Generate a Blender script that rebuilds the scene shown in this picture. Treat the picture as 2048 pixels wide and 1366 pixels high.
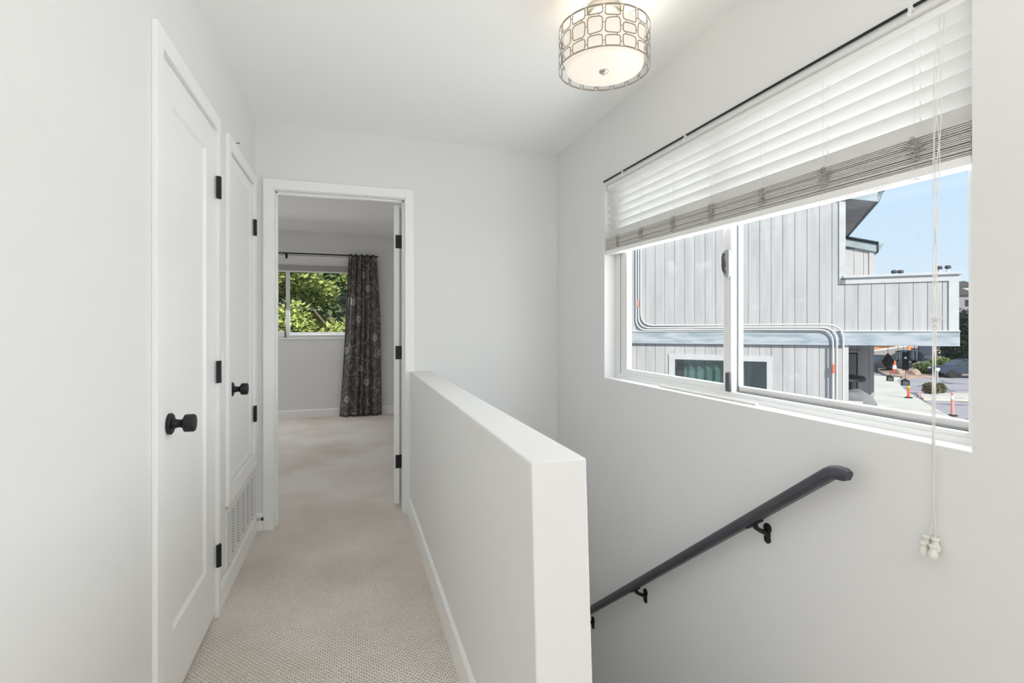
import bpy, bmesh, math, random
from mathutils import Vector, Matrix, noise
random.seed(7)
sc = bpy.context.scene
for o in list(bpy.data.objects):
    bpy.data.objects.remove(o)
COL = sc.collection

# ------------------------------------------------------------------ camera
F_PX, YAW, HORIZON, EYE = 1022.7, 0.3069, 652.0, 1.2215
cam_d = bpy.data.cameras.new('camera')
cam_d.sensor_width = 36.0
cam_d.lens = F_PX * 36.0 / 2048.0
cam_d.shift_y = (HORIZON - 683.0) / 2048.0
cam_d.clip_start = 0.02
cam_d.clip_end = 600
cam = bpy.data.objects.new('camera', cam_d)
COL.objects.link(cam)
cam.location = (0, 0, EYE)
cam.rotation_euler = (math.pi / 2, 0, -YAW)
sc.camera = cam

# ------------------------------------------------------------------ sky, sun, daylight, added fill lights
w = bpy.data.worlds.new('sky')
sc.world = w
w.use_nodes = True
nt = w.node_tree
nt.nodes.clear()
wo = nt.nodes.new('ShaderNodeOutputWorld')
bg = nt.nodes.new('ShaderNodeBackground')
tc = nt.nodes.new('ShaderNodeTexCoord')
sx = nt.nodes.new('ShaderNodeSeparateXYZ')
rp = nt.nodes.new('ShaderNodeValToRGB')
nt.links.new(tc.outputs['Generated'], sx.inputs[0])
nt.links.new(sx.outputs['Z'], rp.inputs[0])
nt.links.new(rp.outputs[0], bg.inputs[0])
nt.links.new(bg.outputs[0], wo.inputs[0])
rp.color_ramp.elements[0].position = 0.0
rp.color_ramp.elements[0].color = (0.74, 0.86, 0.98, 1)
rp.color_ramp.elements[1].position = 0.9
rp.color_ramp.elements[1].color = (0.42, 0.58, 0.86, 1)
el = rp.color_ramp.elements.new(0.33)
el.color = (0.54, 0.74, 0.97, 1)
bg.inputs[1].default_value = 1.0

sun_d = bpy.data.lights.new('sun', 'SUN')
sun_d.energy = 5.2
sun_d.angle = math.radians(0.6)
sun_d.color = (1.0, 0.93, 0.83)
sun = bpy.data.objects.new('sun', sun_d)
COL.objects.link(sun)
to_sun = Vector((-0.03 * 0.81, -0.81, 0.587)).normalized()
sun.rotation_euler = to_sun.to_track_quat('Z', 'Y').to_euler()
sun.location = (0, -20, 20)


def area_light(name, loc, to, sx_, sy_, power, col=(1, 1, 1)):
    d = bpy.data.lights.new(name, 'AREA')
    d.shape = 'RECTANGLE'
    d.size, d.size_y = sx_, sy_
    d.energy = power
    d.color = col
    o = bpy.data.objects.new(name, d)
    COL.objects.link(o)
    o.location = loc
    o.rotation_euler = (Vector(to) - Vector(loc)).to_track_quat('-Z', 'Y').to_euler()
    return o


# daylight coming in through the stair window (below its blind) and the bedroom window, then an added fill at the rear of the hall
area_light('daylight_stair_window', (1.404 + 0.195, 1.74, 1.47), (0.0, 1.74, 1.62), 1.95, 1.06, 24.0, (0.97, 0.99, 1.0))
area_light('daylight_bedroom_window', (-0.80, 7.325, 1.52), (-0.80, 5.9, 0.4), 1.62, 0.74, 13, (0.98, 0.99, 1.0))
area_light('hall_fill', (0.43, -3.40, 1.45), (0.43, 0.0, 2.2), 1.8, 1.8, 3, (0.98, 0.99, 1.0))  # unseen fill added in the made-up rear opening
# unseen up-facing fill added behind the camera to brighten the ceiling
area_light('ceiling_fill', (0.43, -0.95, 1.70), (0.43, -0.85, 3.0), 1.5, 1.5, 23, (0.98, 0.99, 1.0))
# unseen fill added to brighten the bedroom, out of view left of the doorway
area_light('bedroom_fill', (-1.9, 5.3, 2.46), (-1.9, 5.3, 0), 1.4, 1.4, 9, (1.0, 0.98, 0.95))

sc.view_settings.view_transform = 'Standard'
sc.view_settings.look = 'None'
sc.view_settings.gamma = 1.0
sc.view_settings.use_curve_mapping = False
sc.view_settings.exposure = 0.08
sc.cycles.max_bounces = 14
sc.cycles.diffuse_bounces = 9
sc.cycles.transparent_max_bounces = 24
sc.cycles.sample_clamp_indirect = 6.0
sc.cycles.use_denoising = True


# ------------------------------------------------------------------ materials
def mat(name, col, rough=0.6, metal=0.0, spec=0.5, noise_s=0, noise_a=0.0, bump_s=0, bump_d=0.0, sss=0):
    m = bpy.data.materials.new(name)
    m.use_nodes = True
    t = m.node_tree
    b = t.nodes['Principled BSDF']
    b.inputs['Base Color'].default_value = (*col, 1)
    b.inputs['Roughness'].default_value = rough
    b.inputs['Metallic'].default_value = metal
    b.inputs['Specular IOR Level'].default_value = spec
    co = t.nodes.new('ShaderNodeTexCoord')
    if noise_s:
        n = t.nodes.new('ShaderNodeTexNoise')
        n.inputs['Scale'].default_value = noise_s
        n.inputs['Detail'].default_value = 4
        t.links.new(co.outputs['Object'], n.inputs['Vector'])
        r = t.nodes.new('ShaderNodeValToRGB')
        r.color_ramp.elements[0].position = 0.3
        r.color_ramp.elements[1].position = 0.7
        r.color_ramp.elements[0].color = (*[c * (1 - noise_a) for c in col], 1)
        r.color_ramp.elements[1].color = (*[min(1, c * (1 + noise_a)) for c in col], 1)
        t.links.new(n.outputs[0], r.inputs[0])
        t.links.new(r.outputs[0], b.inputs['Base Color'])
    if bump_s:
        n2 = t.nodes.new('ShaderNodeTexNoise')
        n2.inputs['Scale'].default_value = bump_s
        n2.inputs['Detail'].default_value = 3
        t.links.new(co.outputs['Object'], n2.inputs['Vector'])
        bp = t.nodes.new('ShaderNodeBump')
        bp.inputs['Strength'].default_value = 0.3
        bp.inputs['Distance'].default_value = bump_d
        t.links.new(n2.outputs[0], bp.inputs['Height'])
        t.links.new(bp.outputs[0], b.inputs['Normal'])
    return m


M = {}
M['wall'] = mat('wall_paint', (0.80, 0.80, 0.793), 0.62, spec=0.25, bump_s=160, bump_d=0.0006)
M['ceil'] = mat('ceiling_paint', (0.94, 0.94, 0.933), 0.75, spec=0.2, bump_s=120, bump_d=0.0006)
M['trim'] = mat('trim_paint', (0.91, 0.91, 0.90), 0.35, spec=0.4)
M['door'] = mat('door_paint', (0.90, 0.90, 0.892), 0.42, spec=0.35)
M['black'] = mat('black_metal', (0.012, 0.012, 0.014), 0.42, 0.3)
M['rail'] = mat('charcoal_paint', (0.05, 0.052, 0.062), 0.38, noise_s=9, noise_a=0.18, bump_s=30, bump_d=0.0006)
M['vinyl'] = mat('white_vinyl', (0.83, 0.83, 0.82), 0.35)
M['gasket'] = mat('gasket', (0.16, 0.16, 0.16), 0.6)
M['slat'] = mat('blind_slat', (0.88, 0.88, 0.87), 0.45)
def slat_mat():
    # thin vinyl slats that let some of the outdoor light through
    m = bpy.data.materials.new('translucent_slat')
    m.use_nodes = True
    t = m.node_tree
    t.nodes.clear()
    o = t.nodes.new('ShaderNodeOutputMaterial')
    d = t.nodes.new('ShaderNodeBsdfDiffuse')
    d.inputs[0].default_value = (0.86, 0.86, 0.85, 1)
    tr = t.nodes.new('ShaderNodeBsdfTranslucent')
    tr.inputs[0].default_value = (0.95, 0.93, 0.90, 1)
    mx = t.nodes.new('ShaderNodeMixShader')
    mx.inputs[0].default_value = 0.13
    t.links.new(d.outputs[0], mx.inputs[1])
    t.links.new(tr.outputs[0], mx.inputs[2])
    t.links.new(mx.outputs[0], o.inputs[0])
    return m


M['vinyl_slat'] = slat_mat()
M['headrail'] = mat('blind_headrail', (0.94, 0.94, 0.93), 0.35)
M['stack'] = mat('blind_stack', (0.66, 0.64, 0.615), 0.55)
M['cord'] = mat('blind_cord', (0.78, 0.77, 0.745), 0.8)
M['bunch'] = mat('blind_cord_bunch', (0.52, 0.50, 0.47), 0.85)
M['tassel'] = mat('tassel', (0.80, 0.78, 0.73), 0.4)
M['latch'] = mat('grey_latch', (0.40, 0.41, 0.43), 0.45)
M['latch_dark'] = mat('dark_latch', (0.09, 0.09, 0.10), 0.4, 0.3)
M['nickel'] = mat('brushed_nickel', (0.62, 0.60, 0.57), 0.32, 1.0)
M['lattice'] = mat('lattice_metal', (0.30, 0.265, 0.225), 0.45, 0.0)
M['grille'] = mat('grille_paint', (0.80, 0.80, 0.785), 0.45)
M['grille_dark'] = mat('grille_painted_shade', (0.10, 0.10, 0.10), 0.9)  # shade inside the grille put into the colour
M['rod'] = mat('rod_black', (0.008, 0.008, 0.008), 0.5)
M['clear'] = mat('clear_hook', (0.75, 0.75, 0.74), 0.25)
M['label_red'] = mat('label_print', (0.62, 0.22, 0.17), 0.6)
M['label_white'] = mat('label_paper', (0.84, 0.83, 0.80), 0.6)
M['curtain'] = mat('curtain_cloth', (0.135, 0.130, 0.118), 0.9, spec=0.1, noise_s=60, noise_a=0.2)
M['embroid'] = mat('embroidery', (0.36, 0.345, 0.315), 0.7)
M['teal'] = mat('teal_fascia', (0.36, 0.43, 0.455), 0.6, noise_s=6, noise_a=0.1)
M['dark_edge'] = mat('drip_edge', (0.035, 0.045, 0.055), 0.5)
M['soffit'] = mat('soffit', (0.33, 0.33, 0.34), 0.8, noise_s=3, noise_a=0.15)
M['ext_trim'] = mat('exterior_trim', (0.545, 0.55, 0.555), 0.7, noise_s=5, noise_a=0.06)
M['conduit'] = mat('conduit_paint', (0.62, 0.63, 0.62), 0.5)
M['cond_red'] = mat('conduit_coupling', (0.75, 0.16, 0.08), 0.6)
M['dark_glass'] = mat('dark_window', (0.03, 0.04, 0.045), 0.12)
M['ext_curtain'] = mat('green_curtain', (0.23, 0.34, 0.31), 0.9)
M['leaf1'] = mat('leaf_sunny', (0.36, 0.42, 0.12), 0.6, noise_s=1.3, noise_a=0.45)
M['leaf2'] = mat('leaf_deep', (0.15, 0.22, 0.075), 0.6, noise_s=1.1, noise_a=0.5)
M['leafdark'] = mat('leaf_dark', (0.012, 0.022, 0.014), 0.8, noise_s=0.7, noise_a=0.5)  # near-black leaves: shade across the lot put into the colour
M['shrub'] = mat('shrub_leaf', (0.16, 0.22, 0.07), 0.7, noise_s=0.8, noise_a=0.4)
M['drybush'] = mat('dry_bush_leaf', (0.15, 0.14, 0.07), 0.8, noise_s=1.2, noise_a=0.4)
M['bark'] = mat('bark', (0.20, 0.15, 0.11), 0.9, noise_s=8, noise_a=0.3)
M['pale_bark'] = mat('pale_bark', (0.50, 0.46, 0.36), 0.9, noise_s=3, noise_a=0.25)
M['concrete'] = mat('concrete', (0.60, 0.55, 0.475), 0.9, noise_s=0.6, noise_a=0.08)
M['kerb'] = mat('kerb_concrete', (0.58, 0.53, 0.46), 0.9, noise_s=1.5, noise_a=0.15)
M['soil'] = mat('soil', (0.36, 0.25, 0.20), 0.95, noise_s=0.9, noise_a=0.3)
M['orange_soil'] = mat('orange_soil', (0.60, 0.24, 0.10), 0.95, noise_s=0.4, noise_a=0.2)
M['rock'] = mat('rock', (0.42, 0.30, 0.24), 0.95, noise_s=2.5, noise_a=0.3)
M['orange'] = mat('safety_orange', (0.82, 0.13, 0.03), 0.5)
M['yellow'] = mat('safety_yellow', (0.75, 0.72, 0.05), 0.5)
M['pinkish'] = mat('faded_pink', (0.72, 0.30, 0.27), 0.6)
M['white'] = mat('white_paint', (0.8, 0.8, 0.8), 0.5)
M['black_rubber'] = mat('black_rubber', (0.02, 0.02, 0.02), 0.8)
M['car'] = mat('car_dark', (0.025, 0.028, 0.033), 0.45)
M['car2'] = mat('car_blue_grey', (0.06, 0.07, 0.085), 0.45)
M['garage'] = mat('garage_navy', (0.035, 0.045, 0.075), 0.8)
M['house'] = mat('house_grey', (0.28, 0.27, 0.28), 0.85, noise_s=0.3, noise_a=0.1)
M['roof'] = mat('roof_dark', (0.09, 0.085, 0.09), 0.85)
M['pale_house'] = mat('pale_house', (0.5, 0.48, 0.47), 0.85)
M['hill'] = mat('hill_ground', (0.24, 0.21, 0.18), 0.95, noise_s=0.06, noise_a=0.4)
M['charcoal'] = mat('charcoal_cloth', (0.022, 0.021, 0.023), 0.85)
M['heater'] = mat('heater_grey', (0.05, 0.05, 0.053), 0.6)
M['cover'] = mat('grey_cover', (0.20, 0.20, 0.215), 0.85, noise_s=5, noise_a=0.25, bump_s=6, bump_d=0.02)
M['cushion'] = mat('pale_cushion', (0.55, 0.52, 0.50), 0.9)
M['lantern_glass'] = mat('lantern_glass', (0.12, 0.13, 0.12), 0.3)
M['dark_wall'] = mat('recess_door', (0.26, 0.275, 0.285), 0.8)


def carpet_mat():
    m = bpy.data.materials.new('carpet_loop_pile')
    m.use_nodes = True
    t = m.node_tree
    b = t.nodes['Principled BSDF']
    b.inputs['Roughness'].default_value = 0.95
    b.inputs['Specular IOR Level'].default_value = 0.05
    co = t.nodes.new('ShaderNodeTexCoord')
    nz = t.nodes.new('ShaderNodeTexNoise')
    nz.inputs['Scale'].default_value = 55
    nz.inputs['Detail'].default_value = 2
    t.links.new(co.outputs['Object'], nz.inputs['Vector'])
    mx = t.nodes.new('ShaderNodeVectorMath')
    mx.operation = 'MULTIPLY_ADD'
    mx.inputs[1].default_value = (0.007, 0.007, 0)
    t.links.new(nz.outputs['Color'], mx.inputs[0])
    t.links.new(co.outputs['Object'], mx.inputs[2])
    br = t.nodes.new('ShaderNodeTexBrick')
    br.inputs['Color1'].default_value = (1, 1, 1, 1)
    br.inputs['Color2'].default_value = (0.90, 0.90, 0.90, 1)
    br.inputs['Mortar'].default_value = (0.16, 0.15, 0.14, 1)
    br.inputs['Scale'].default_value = 1.0
    br.inputs['Mortar Size'].default_value = 0.0013
    br.inputs['Mortar Smooth'].default_value = 1.0
    br.inputs['Brick Width'].default_value = 0.017
    br.inputs['Row Height'].default_value = 0.0095
    t.links.new(mx.outputs[0], br.inputs['Vector'])
    big = t.nodes.new('ShaderNodeTexNoise')
    big.inputs['Scale'].default_value = 1.6
    big.inputs['Detail'].default_value = 5
    t.links.new(co.outputs['Object'], big.inputs['Vector'])
    rb = t.nodes.new('ShaderNodeValToRGB')
    rb.color_ramp.elements[0].position = 0.30
    rb.color_ramp.elements[0].color = (0.80, 0.715, 0.625, 1)
    rb.color_ramp.elements[1].position = 0.62
    rb.color_ramp.elements[1].color = (0.97, 0.91, 0.85, 1)
    t.links.new(big.outputs[0], rb.inputs[0])
    mul = t.nodes.new('ShaderNodeMixRGB')
    mul.blend_type = 'MULTIPLY'
    mul.inputs[0].default_value = 0.52
    t.links.new(rb.outputs[0], mul.inputs[1])
    t.links.new(br.outputs['Color'], mul.inputs[2])
    t.links.new(mul.outputs[0], b.inputs['Base Color'])
    bp = t.nodes.new('ShaderNodeBump')
    bp.inputs['Strength'].default_value = 1.0
    bp.inputs['Distance'].default_value = 0.004
    t.links.new(br.outputs['Color'], bp.inputs['Height'])
    t.links.new(bp.outputs[0], b.inputs['Normal'])
    return m


M['carpet'] = carpet_mat()


def siding_mat():
    # weathered grey paint on plywood siding: pale blotches and streaks running with the boards
    m = bpy.data.materials.new('weathered_siding')
    m.use_nodes = True
    t = m.node_tree
    b = t.nodes['Principled BSDF']
    b.inputs['Roughness'].default_value = 0.85
    b.inputs['Specular IOR Level'].default_value = 0.2
    co = t.nodes.new('ShaderNodeTexCoord')
    mp = t.nodes.new('ShaderNodeMapping')
    mp.inputs['Scale'].default_value = (9, 9, 0.9)
    t.links.new(co.outputs['Object'], mp.inputs[0])
    n1 = t.nodes.new('ShaderNodeTexNoise')
    n1.inputs['Scale'].default_value = 1.0
    n1.inputs['Detail'].default_value = 6
    t.links.new(mp.outputs[0], n1.inputs['Vector'])
    r1 = t.nodes.new('ShaderNodeValToRGB')
    r1.color_ramp.elements[0].position = 0.3
    r1.color_ramp.elements[0].color = (0.42, 0.418, 0.422, 1)
    r1.color_ramp.elements[1].position = 0.7
    r1.color_ramp.elements[1].color = (0.52, 0.517, 0.52, 1)
    t.links.new(n1.outputs[0], r1.inputs[0])
    n2 = t.nodes.new('ShaderNodeTexNoise')
    n2.inputs['Scale'].default_value = 2.2
    n2.inputs['Detail'].default_value = 3
    t.links.new(co.outputs['Object'], n2.inputs['Vector'])
    r2 = t.nodes.new('ShaderNodeValToRGB')
    r2.color_ramp.elements[0].position = 0.62
    r2.color_ramp.elements[0].color = (0, 0, 0, 1)
    r2.color_ramp.elements[1].position = 0.78
    r2.color_ramp.elements[1].color = (1, 1, 1, 1)
    t.links.new(n2.outputs[0], r2.inputs[0])
    mx = t.nodes.new('ShaderNodeMixRGB')
    mx.inputs[2].default_value = (0.60, 0.597, 0.595, 1)
    t.links.new(r2.outputs[0], mx.inputs[0])
    t.links.new(r1.outputs[0], mx.inputs[1])
    t.links.new(mx.outputs[0], b.inputs['Base Color'])
    return m


M['siding'] = siding_mat()


def band_mat():
    m = bpy.data.materials.new('weathered_band_board')
    m.use_nodes = True
    t = m.node_tree
    b = t.nodes['Principled BSDF']
    b.inputs['Roughness'].default_value = 0.8
    co = t.nodes.new('ShaderNodeTexCoord')
    mp = t.nodes.new('ShaderNodeMapping')
    mp.inputs['Scale'].default_value = (2.2, 2.2, 11)
    t.links.new(co.outputs['Object'], mp.inputs[0])
    n1 = t.nodes.new('ShaderNodeTexNoise')
    n1.inputs['Scale'].default_value = 1.0
    n1.inputs['Detail'].default_value = 6
    t.links.new(mp.outputs[0], n1.inputs['Vector'])
    r1 = t.nodes.new('ShaderNodeValToRGB')
    r1.color_ramp.elements[0].position = 0.36
    r1.color_ramp.elements[0].color = (0.28, 0.35, 0.385, 1)
    r1.color_ramp.elements[1].position = 0.56
    r1.color_ramp.elements[1].color = (0.45, 0.485, 0.525, 1)
    t.links.new(n1.outputs[0], r1.inputs[0])
    t.links.new(r1.outputs[0], b.inputs['Base Color'])
    return m


M['band'] = band_mat()


def asphalt_mat():
    m = bpy.data.materials.new('asphalt_with_sealed_cracks')
    m.use_nodes = True
    t = m.node_tree
    b = t.nodes['Principled BSDF']
    b.inputs['Roughness'].default_value = 0.9
    co = t.nodes.new('ShaderNodeTexCoord')
    nz = t.nodes.new('ShaderNodeTexNoise')
    nz.inputs['Scale'].default_value = 0.5
    t.links.new(co.outputs['Object'], nz.inputs['Vector'])
    ad = t.nodes.new('ShaderNodeVectorMath')
    ad.operation = 'MULTIPLY_ADD'
    ad.inputs[1].default_value = (3, 3, 0)
    t.links.new(nz.outputs['Color'], ad.inputs[0])
    t.links.new(co.outputs['Object'], ad.inputs[2])
    v = t.nodes.new('ShaderNodeTexVoronoi')
    v.feature = 'DISTANCE_TO_EDGE'
    v.inputs['Scale'].default_value = 0.22
    t.links.new(ad.outputs[0], v.inputs['Vector'])
    r = t.nodes.new('ShaderNodeValToRGB')
    r.color_ramp.interpolation = 'LINEAR'
    r.color_ramp.elements[0].position = 0.016
    r.color_ramp.elements[0].color = (0.10, 0.10, 0.12, 1)
    r.color_ramp.elements[1].position = 0.03
    r.color_ramp.elements[1].color = (0.37, 0.335, 0.34, 1)
    t.links.new(v.outputs[0], r.inputs[0])
    t.links.new(r.outputs[0], b.inputs['Base Color'])
    return m


M['asphalt'] = asphalt_mat()


def glass_mat(name, refl=0.06, tint=(1, 1, 1)):
    m = bpy.data.materials.new(name)
    m.use_nodes = True
    t = m.node_tree
    t.nodes.clear()
    o = t.nodes.new('ShaderNodeOutputMaterial')
    tr = t.nodes.new('ShaderNodeBsdfTransparent')
    tr.inputs[0].default_value = (*tint, 1)
    g = t.nodes.new('ShaderNodeBsdfGlossy')
    g.inputs['Roughness'].default_value = 0.02
    mx = t.nodes.new('ShaderNodeMixShader')
    mx.inputs[0].default_value = refl
    t.links.new(tr.outputs[0], mx.inputs[1])
    t.links.new(g.outputs[0], mx.inputs[2])
    t.links.new(mx.outputs[0], o.inputs[0])
    return m


M['glass'] = glass_mat('window_glass', 0.012, (0.97, 0.985, 0.98))


def lamp_mat():
    m = bpy.data.materials.new('lit_diffuser_glass')
    m.use_nodes = True
    t = m.node_tree
    b = t.nodes['Principled BSDF']
    b.inputs['Base Color'].default_value = (0.55, 0.53, 0.49, 1)
    b.inputs['Roughness'].default_value = 0.35
    b.inputs['Emission Color'].default_value = (1.0, 0.885, 0.73, 1)
    b.inputs['Emission Strength'].default_value = 0.50
    return m


M['lamp'] = lamp_mat()


# ------------------------------------------------------------------ mesh builder
class MB:
    def __init__(s):
        s.v, s.f = [], []

    def add(s, vs, fs):
        n = len(s.v)
        s.v += [tuple(x) for x in vs]
        s.f += [tuple(i + n for i in f) for f in fs]

    def box(s, x0, x1, y0, y1, z0, z1):
        s.add([(x0, y0, z0), (x1, y0, z0), (x1, y1, z0), (x0, y1, z0), (x0, y0, z1), (x1, y0, z1), (x1, y1, z1), (x0, y1, z1)],
              [(0, 3, 2, 1), (4, 5, 6, 7), (0, 1, 5, 4), (1, 2, 6, 5), (2, 3, 7, 6), (3, 0, 4, 7)])
        return s

    def hexa(s, p):
        s.add(p, [(0, 3, 2, 1), (4, 5, 6, 7), (0, 1, 5, 4), (1, 2, 6, 5), (2, 3, 7, 6), (3, 0, 4, 7)])
        return s

    def prism(s, poly, axis, a0, a1):
        # poly in the two remaining axes, extruded along axis from a0 to a1
        n = len(poly)
        def mk(p, a):
            return {'x': (a, p[0], p[1]), 'y': (p[0], a, p[1]), 'z': (p[0], p[1], a)}[axis]
        vs = [mk(p, a0) for p in poly] + [mk(p, a1) for p in poly]
        fs = [tuple(range(n))[::-1], tuple(range(n, 2 * n))] + [(i, (i + 1) % n, n + (i + 1) % n, n + i) for i in range(n)]
        s.add(vs, fs)
        return s

    def tube(s, pts, r, n=8, cap=True, closed=False):
        pts = [Vector(p) for p in pts]
        k = len(pts)
        rings = []
        up = None
        for i, p in enumerate(pts):
            if closed:
                d = pts[(i + 1) % k] - pts[i - 1]
            else:
                d = pts[min(i + 1, k - 1)] - pts[max(i - 1, 0)]
            if d.length < 1e-9:
                d = Vector((0, 0, 1))
            d.normalize()
            if up is None:
                a = Vector((0, 0, 1)) if abs(d.z) < 0.9 else Vector((1, 0, 0))
                up = (a - d * a.dot(d)).normalized()
            else:
                up = up - d * up.dot(d)
                if up.length < 1e-6:
                    a = Vector((0, 0, 1)) if abs(d.z) < 0.9 else Vector((1, 0, 0))
                    up = a - d * a.dot(d)
                up.normalize()
            b = d.cross(up)
            rr = r[i] if isinstance(r, (list, tuple)) else r
            rings.append([p + (up * math.cos(2 * math.pi * j / n) + b * math.sin(2 * math.pi * j / n)) * rr for j in range(n)])
        vs = [q for ring in rings for q in ring]
        fs = []
        for i in range(k if closed else k - 1):
            i2 = (i + 1) % k
            for j in range(n):
                fs.append((i * n + j, i * n + (j + 1) % n, i2 * n + (j + 1) % n, i2 * n + j))
        if cap and not closed:
            fs.append(tuple(range(n))[::-1])
            fs.append(tuple(range((k - 1) * n, k * n)))
        s.add(vs, fs)
        return s

    def lathe(s, prof, c, axis=(0, 0, 1), n=32, cap=True):
        # prof: list of (radius, height along axis)
        ax = Vector(axis).normalized()
        a = Vector((0, 0, 1)) if abs(ax.z) < 0.9 else Vector((1, 0, 0))
        u = (a - ax * a.dot(ax)).normalized()
        vv = ax.cross(u)
        c = Vector(c)
        vs, fs = [], []
        for (r, h) in prof:
            for j in range(n):
                t = 2 * math.pi * j / n
                vs.append(c + ax * h + (u * math.cos(t) + vv * math.sin(t)) * max(r, 1e-5))
        for i in range(len(prof) - 1):
            for j in range(n):
                fs.append((i * n + j, i * n + (j + 1) % n, (i + 1) * n + (j + 1) % n, (i + 1) * n + j))
        if cap:
            fs.append(tuple(range(n))[::-1])
            fs.append(tuple(range((len(prof) - 1) * n, len(prof) * n)))
        s.add(vs, fs)
        return s

    def build(s, name, m, parent=None, smooth=False, bevel=0.0, seg=2, angle=40, loc=None):
        me = bpy.data.meshes.new(name)
        me.from_pydata(s.v, [], s.f)
        me.update()
        bm = bmesh.new()
        bm.from_mesh(me)
        bmesh.ops.recalc_face_normals(bm, faces=bm.faces)
        bm.to_mesh(me)
        bm.free()
        me.materials.append(m)
        o = bpy.data.objects.new(name, me)
        COL.objects.link(o)
        if parent:
            o.parent = parent
        if smooth:
            for p in me.polygons:
                p.use_smooth = True
            if angle < 179:
                try:
                    me.set_sharp_from_angle(angle=math.radians(angle))
                except Exception:
                    pass
        if bevel:
            b = o.modifiers.new('bevel', 'BEVEL')
            b.width = bevel
            b.segments = seg
            b.limit_method = 'ANGLE'
            b.angle_limit = math.radians(40)
        return o


def tag(o, label=None, cat=None, group=None, kind=None):
    if label: o['label'] = label
    if cat: o['category'] = cat
    if group: o['group'] = group
    if kind: o['kind'] = kind
    return o


def thing(name, label, cat, loc=(0, 0, 0), rz=0.0, group=None, kind=None):
    o = bpy.data.objects.new(name, None)
    o.empty_display_size = 0.1
    COL.objects.link(o)
    o.location = loc
    o.rotation_euler = (0, 0, rz)
    return tag(o, label, cat, group, kind)


def put(o, root):
    # parent a part built in world coordinates, keeping it where it is
    o.parent = root
    bpy.context.view_layer.update()
    o.matrix_parent_inverse = root.matrix_world.inverted()
    return o


def struct(name, mb, m, label, cat, **k):
    return tag(mb.build(name, m, **k), label, cat, kind='structure')


def wall_boxes(mb, axis, t0, t1, a0, a1, z0, z1, holes=()):
    # a wall slab of thickness t0..t1, running a0..a1 along the other axis, with rectangular holes (a0, a1, z0, z1)
    xs = sorted({a0, a1} | {h[0] for h in holes} | {h[1] for h in holes})
    xs = [x for x in xs if a0 <= x <= a1]
    for i in range(len(xs) - 1):
        l, r = xs[i], xs[i + 1]
        cuts = sorted([(h[2], h[3]) for h in holes if h[0] <= l + 1e-6 and h[1] >= r - 1e-6])
        z = z0
        for (c0, c1) in cuts + [(z1, z1)]:
            if c0 > z + 1e-6:
                if axis == 'x':
                    mb.box(t0, t1, l, r, z, c0)
                else:
                    mb.box(l, r, t0, t1, z, c0)
            z = max(z, c1)
    return mb


# ------------------------------------------------------------------ main measures (metres)
XL, XR, YD, CZ = -0.538, 1.404, 3.372, 2.44          # left wall, right wall, end wall, ceiling
YB = -3.5                                             # end of the hall behind the photographer
FAR, FCZ = 7.341, 2.484                               # bedroom far wall and its ceiling
HX0, HX1, HY, HZ = 0.372, 0.502, 1.035, 0.9277        # half wall beside the stairs
WY0, WY1, WZ0, WZ1 = 0.825, 2.658, 0.92, 2.032        # stair window opening
DX0, DX1, DZ = -0.432, 0.337, 2.043                   # bedroom doorway
BX0, BX1 = -3.0, 1.404                                  # bedroom side walls
STAIR_Y = 1.035

# ------------------------------------------------------------------ the setting
mb = MB()
mb.prism([(XL - 0.1, YB), (XR, YB), (XR, STAIR_Y), (HX1, STAIR_Y), (HX1, YD), (DX1 + 0.3, YD), (DX1 + 0.3, YD + 0.115), (BX1, YD + 0.115), (BX1, FAR + 0.1),
          (BX0, FAR + 0.1), (BX0, YD + 0.115), (XL - 0.1, YD + 0.115)], 'z', -0.26, 0.0)
struct('floor', mb, M['carpet'], 'beige loop-pile carpet running along the hall and into the bedroom', 'floor')

mb = MB()
mb.box(XL - 0.15, XR + 0.3, YB - 0.1, YD + 0.06, CZ, CZ + 0.12)
struct('ceiling', mb, M['ceil'], 'flat white ceiling over the hall and stairs', 'ceiling')
mb = MB()
mb.box(BX0 - 0.1, BX1 + 0.1, YD + 0.06, FAR + 0.5, FCZ, FCZ + 0.12)
struct('ceiling_bedroom', mb, M['ceil'], 'ceiling of the bedroom beyond the open doorway', 'ceiling')

D1 = (1.752, 2.405)      # closet door opening along the left wall
D2 = (2.655, 3.262)      # small furnace closet door opening
mb = MB()
wall_boxes(mb, 'x', XL - 0.1, XL, YB, YD, 0, CZ, [(D1[0] - 0.012, D1[1] + 0.012, 0, 2.05), (D2[0] - 0.012, D2[1] + 0.012, 0.478, 2.05)])
struct('wall_left', mb, M['wall'], 'pale grey wall with the two white closet doors', 'wall')

mb = MB()
wall_boxes(mb, 'x', XR, XR + 0.155, YB, YD + 0.115, -2.4, CZ, [(WY0, WY1, WZ0, WZ1)])
struct('wall_right', mb, M['wall'], 'pale grey stair wall with the wide window and handrail', 'wall')

mb = MB()
wall_boxes(mb, 'y', YD, YD + 0.115, XL - 0.1, HX1, 0, FCZ, [(DX0 - 0.02, DX1 + 0.02, 0, DZ + 0.02)])
mb.box(HX1, XR, YD, YD + 0.115, -2.4, FCZ)
mb.box(BX0, XL - 0.1, YD, YD + 0.115, 0, FCZ)
mb.box(XR, XR + 0.155, YD, YD + 0.115, CZ, FCZ)
struct('wall_back', mb, M['wall'], 'pale grey end wall with the open bedroom doorway', 'wall')

mb = MB()
wall_boxes(mb, 'y', YB - 0.1, YB, XL - 0.1, XR + 0.155, 0, CZ, [(-0.47, 1.33, 0.5, 2.4)])  # opening made up to let light in behind the camera
struct('wall_rear', mb, M['wall'], 'hall end wall behind the photographer with a wide opening added for light', 'wall')

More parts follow.
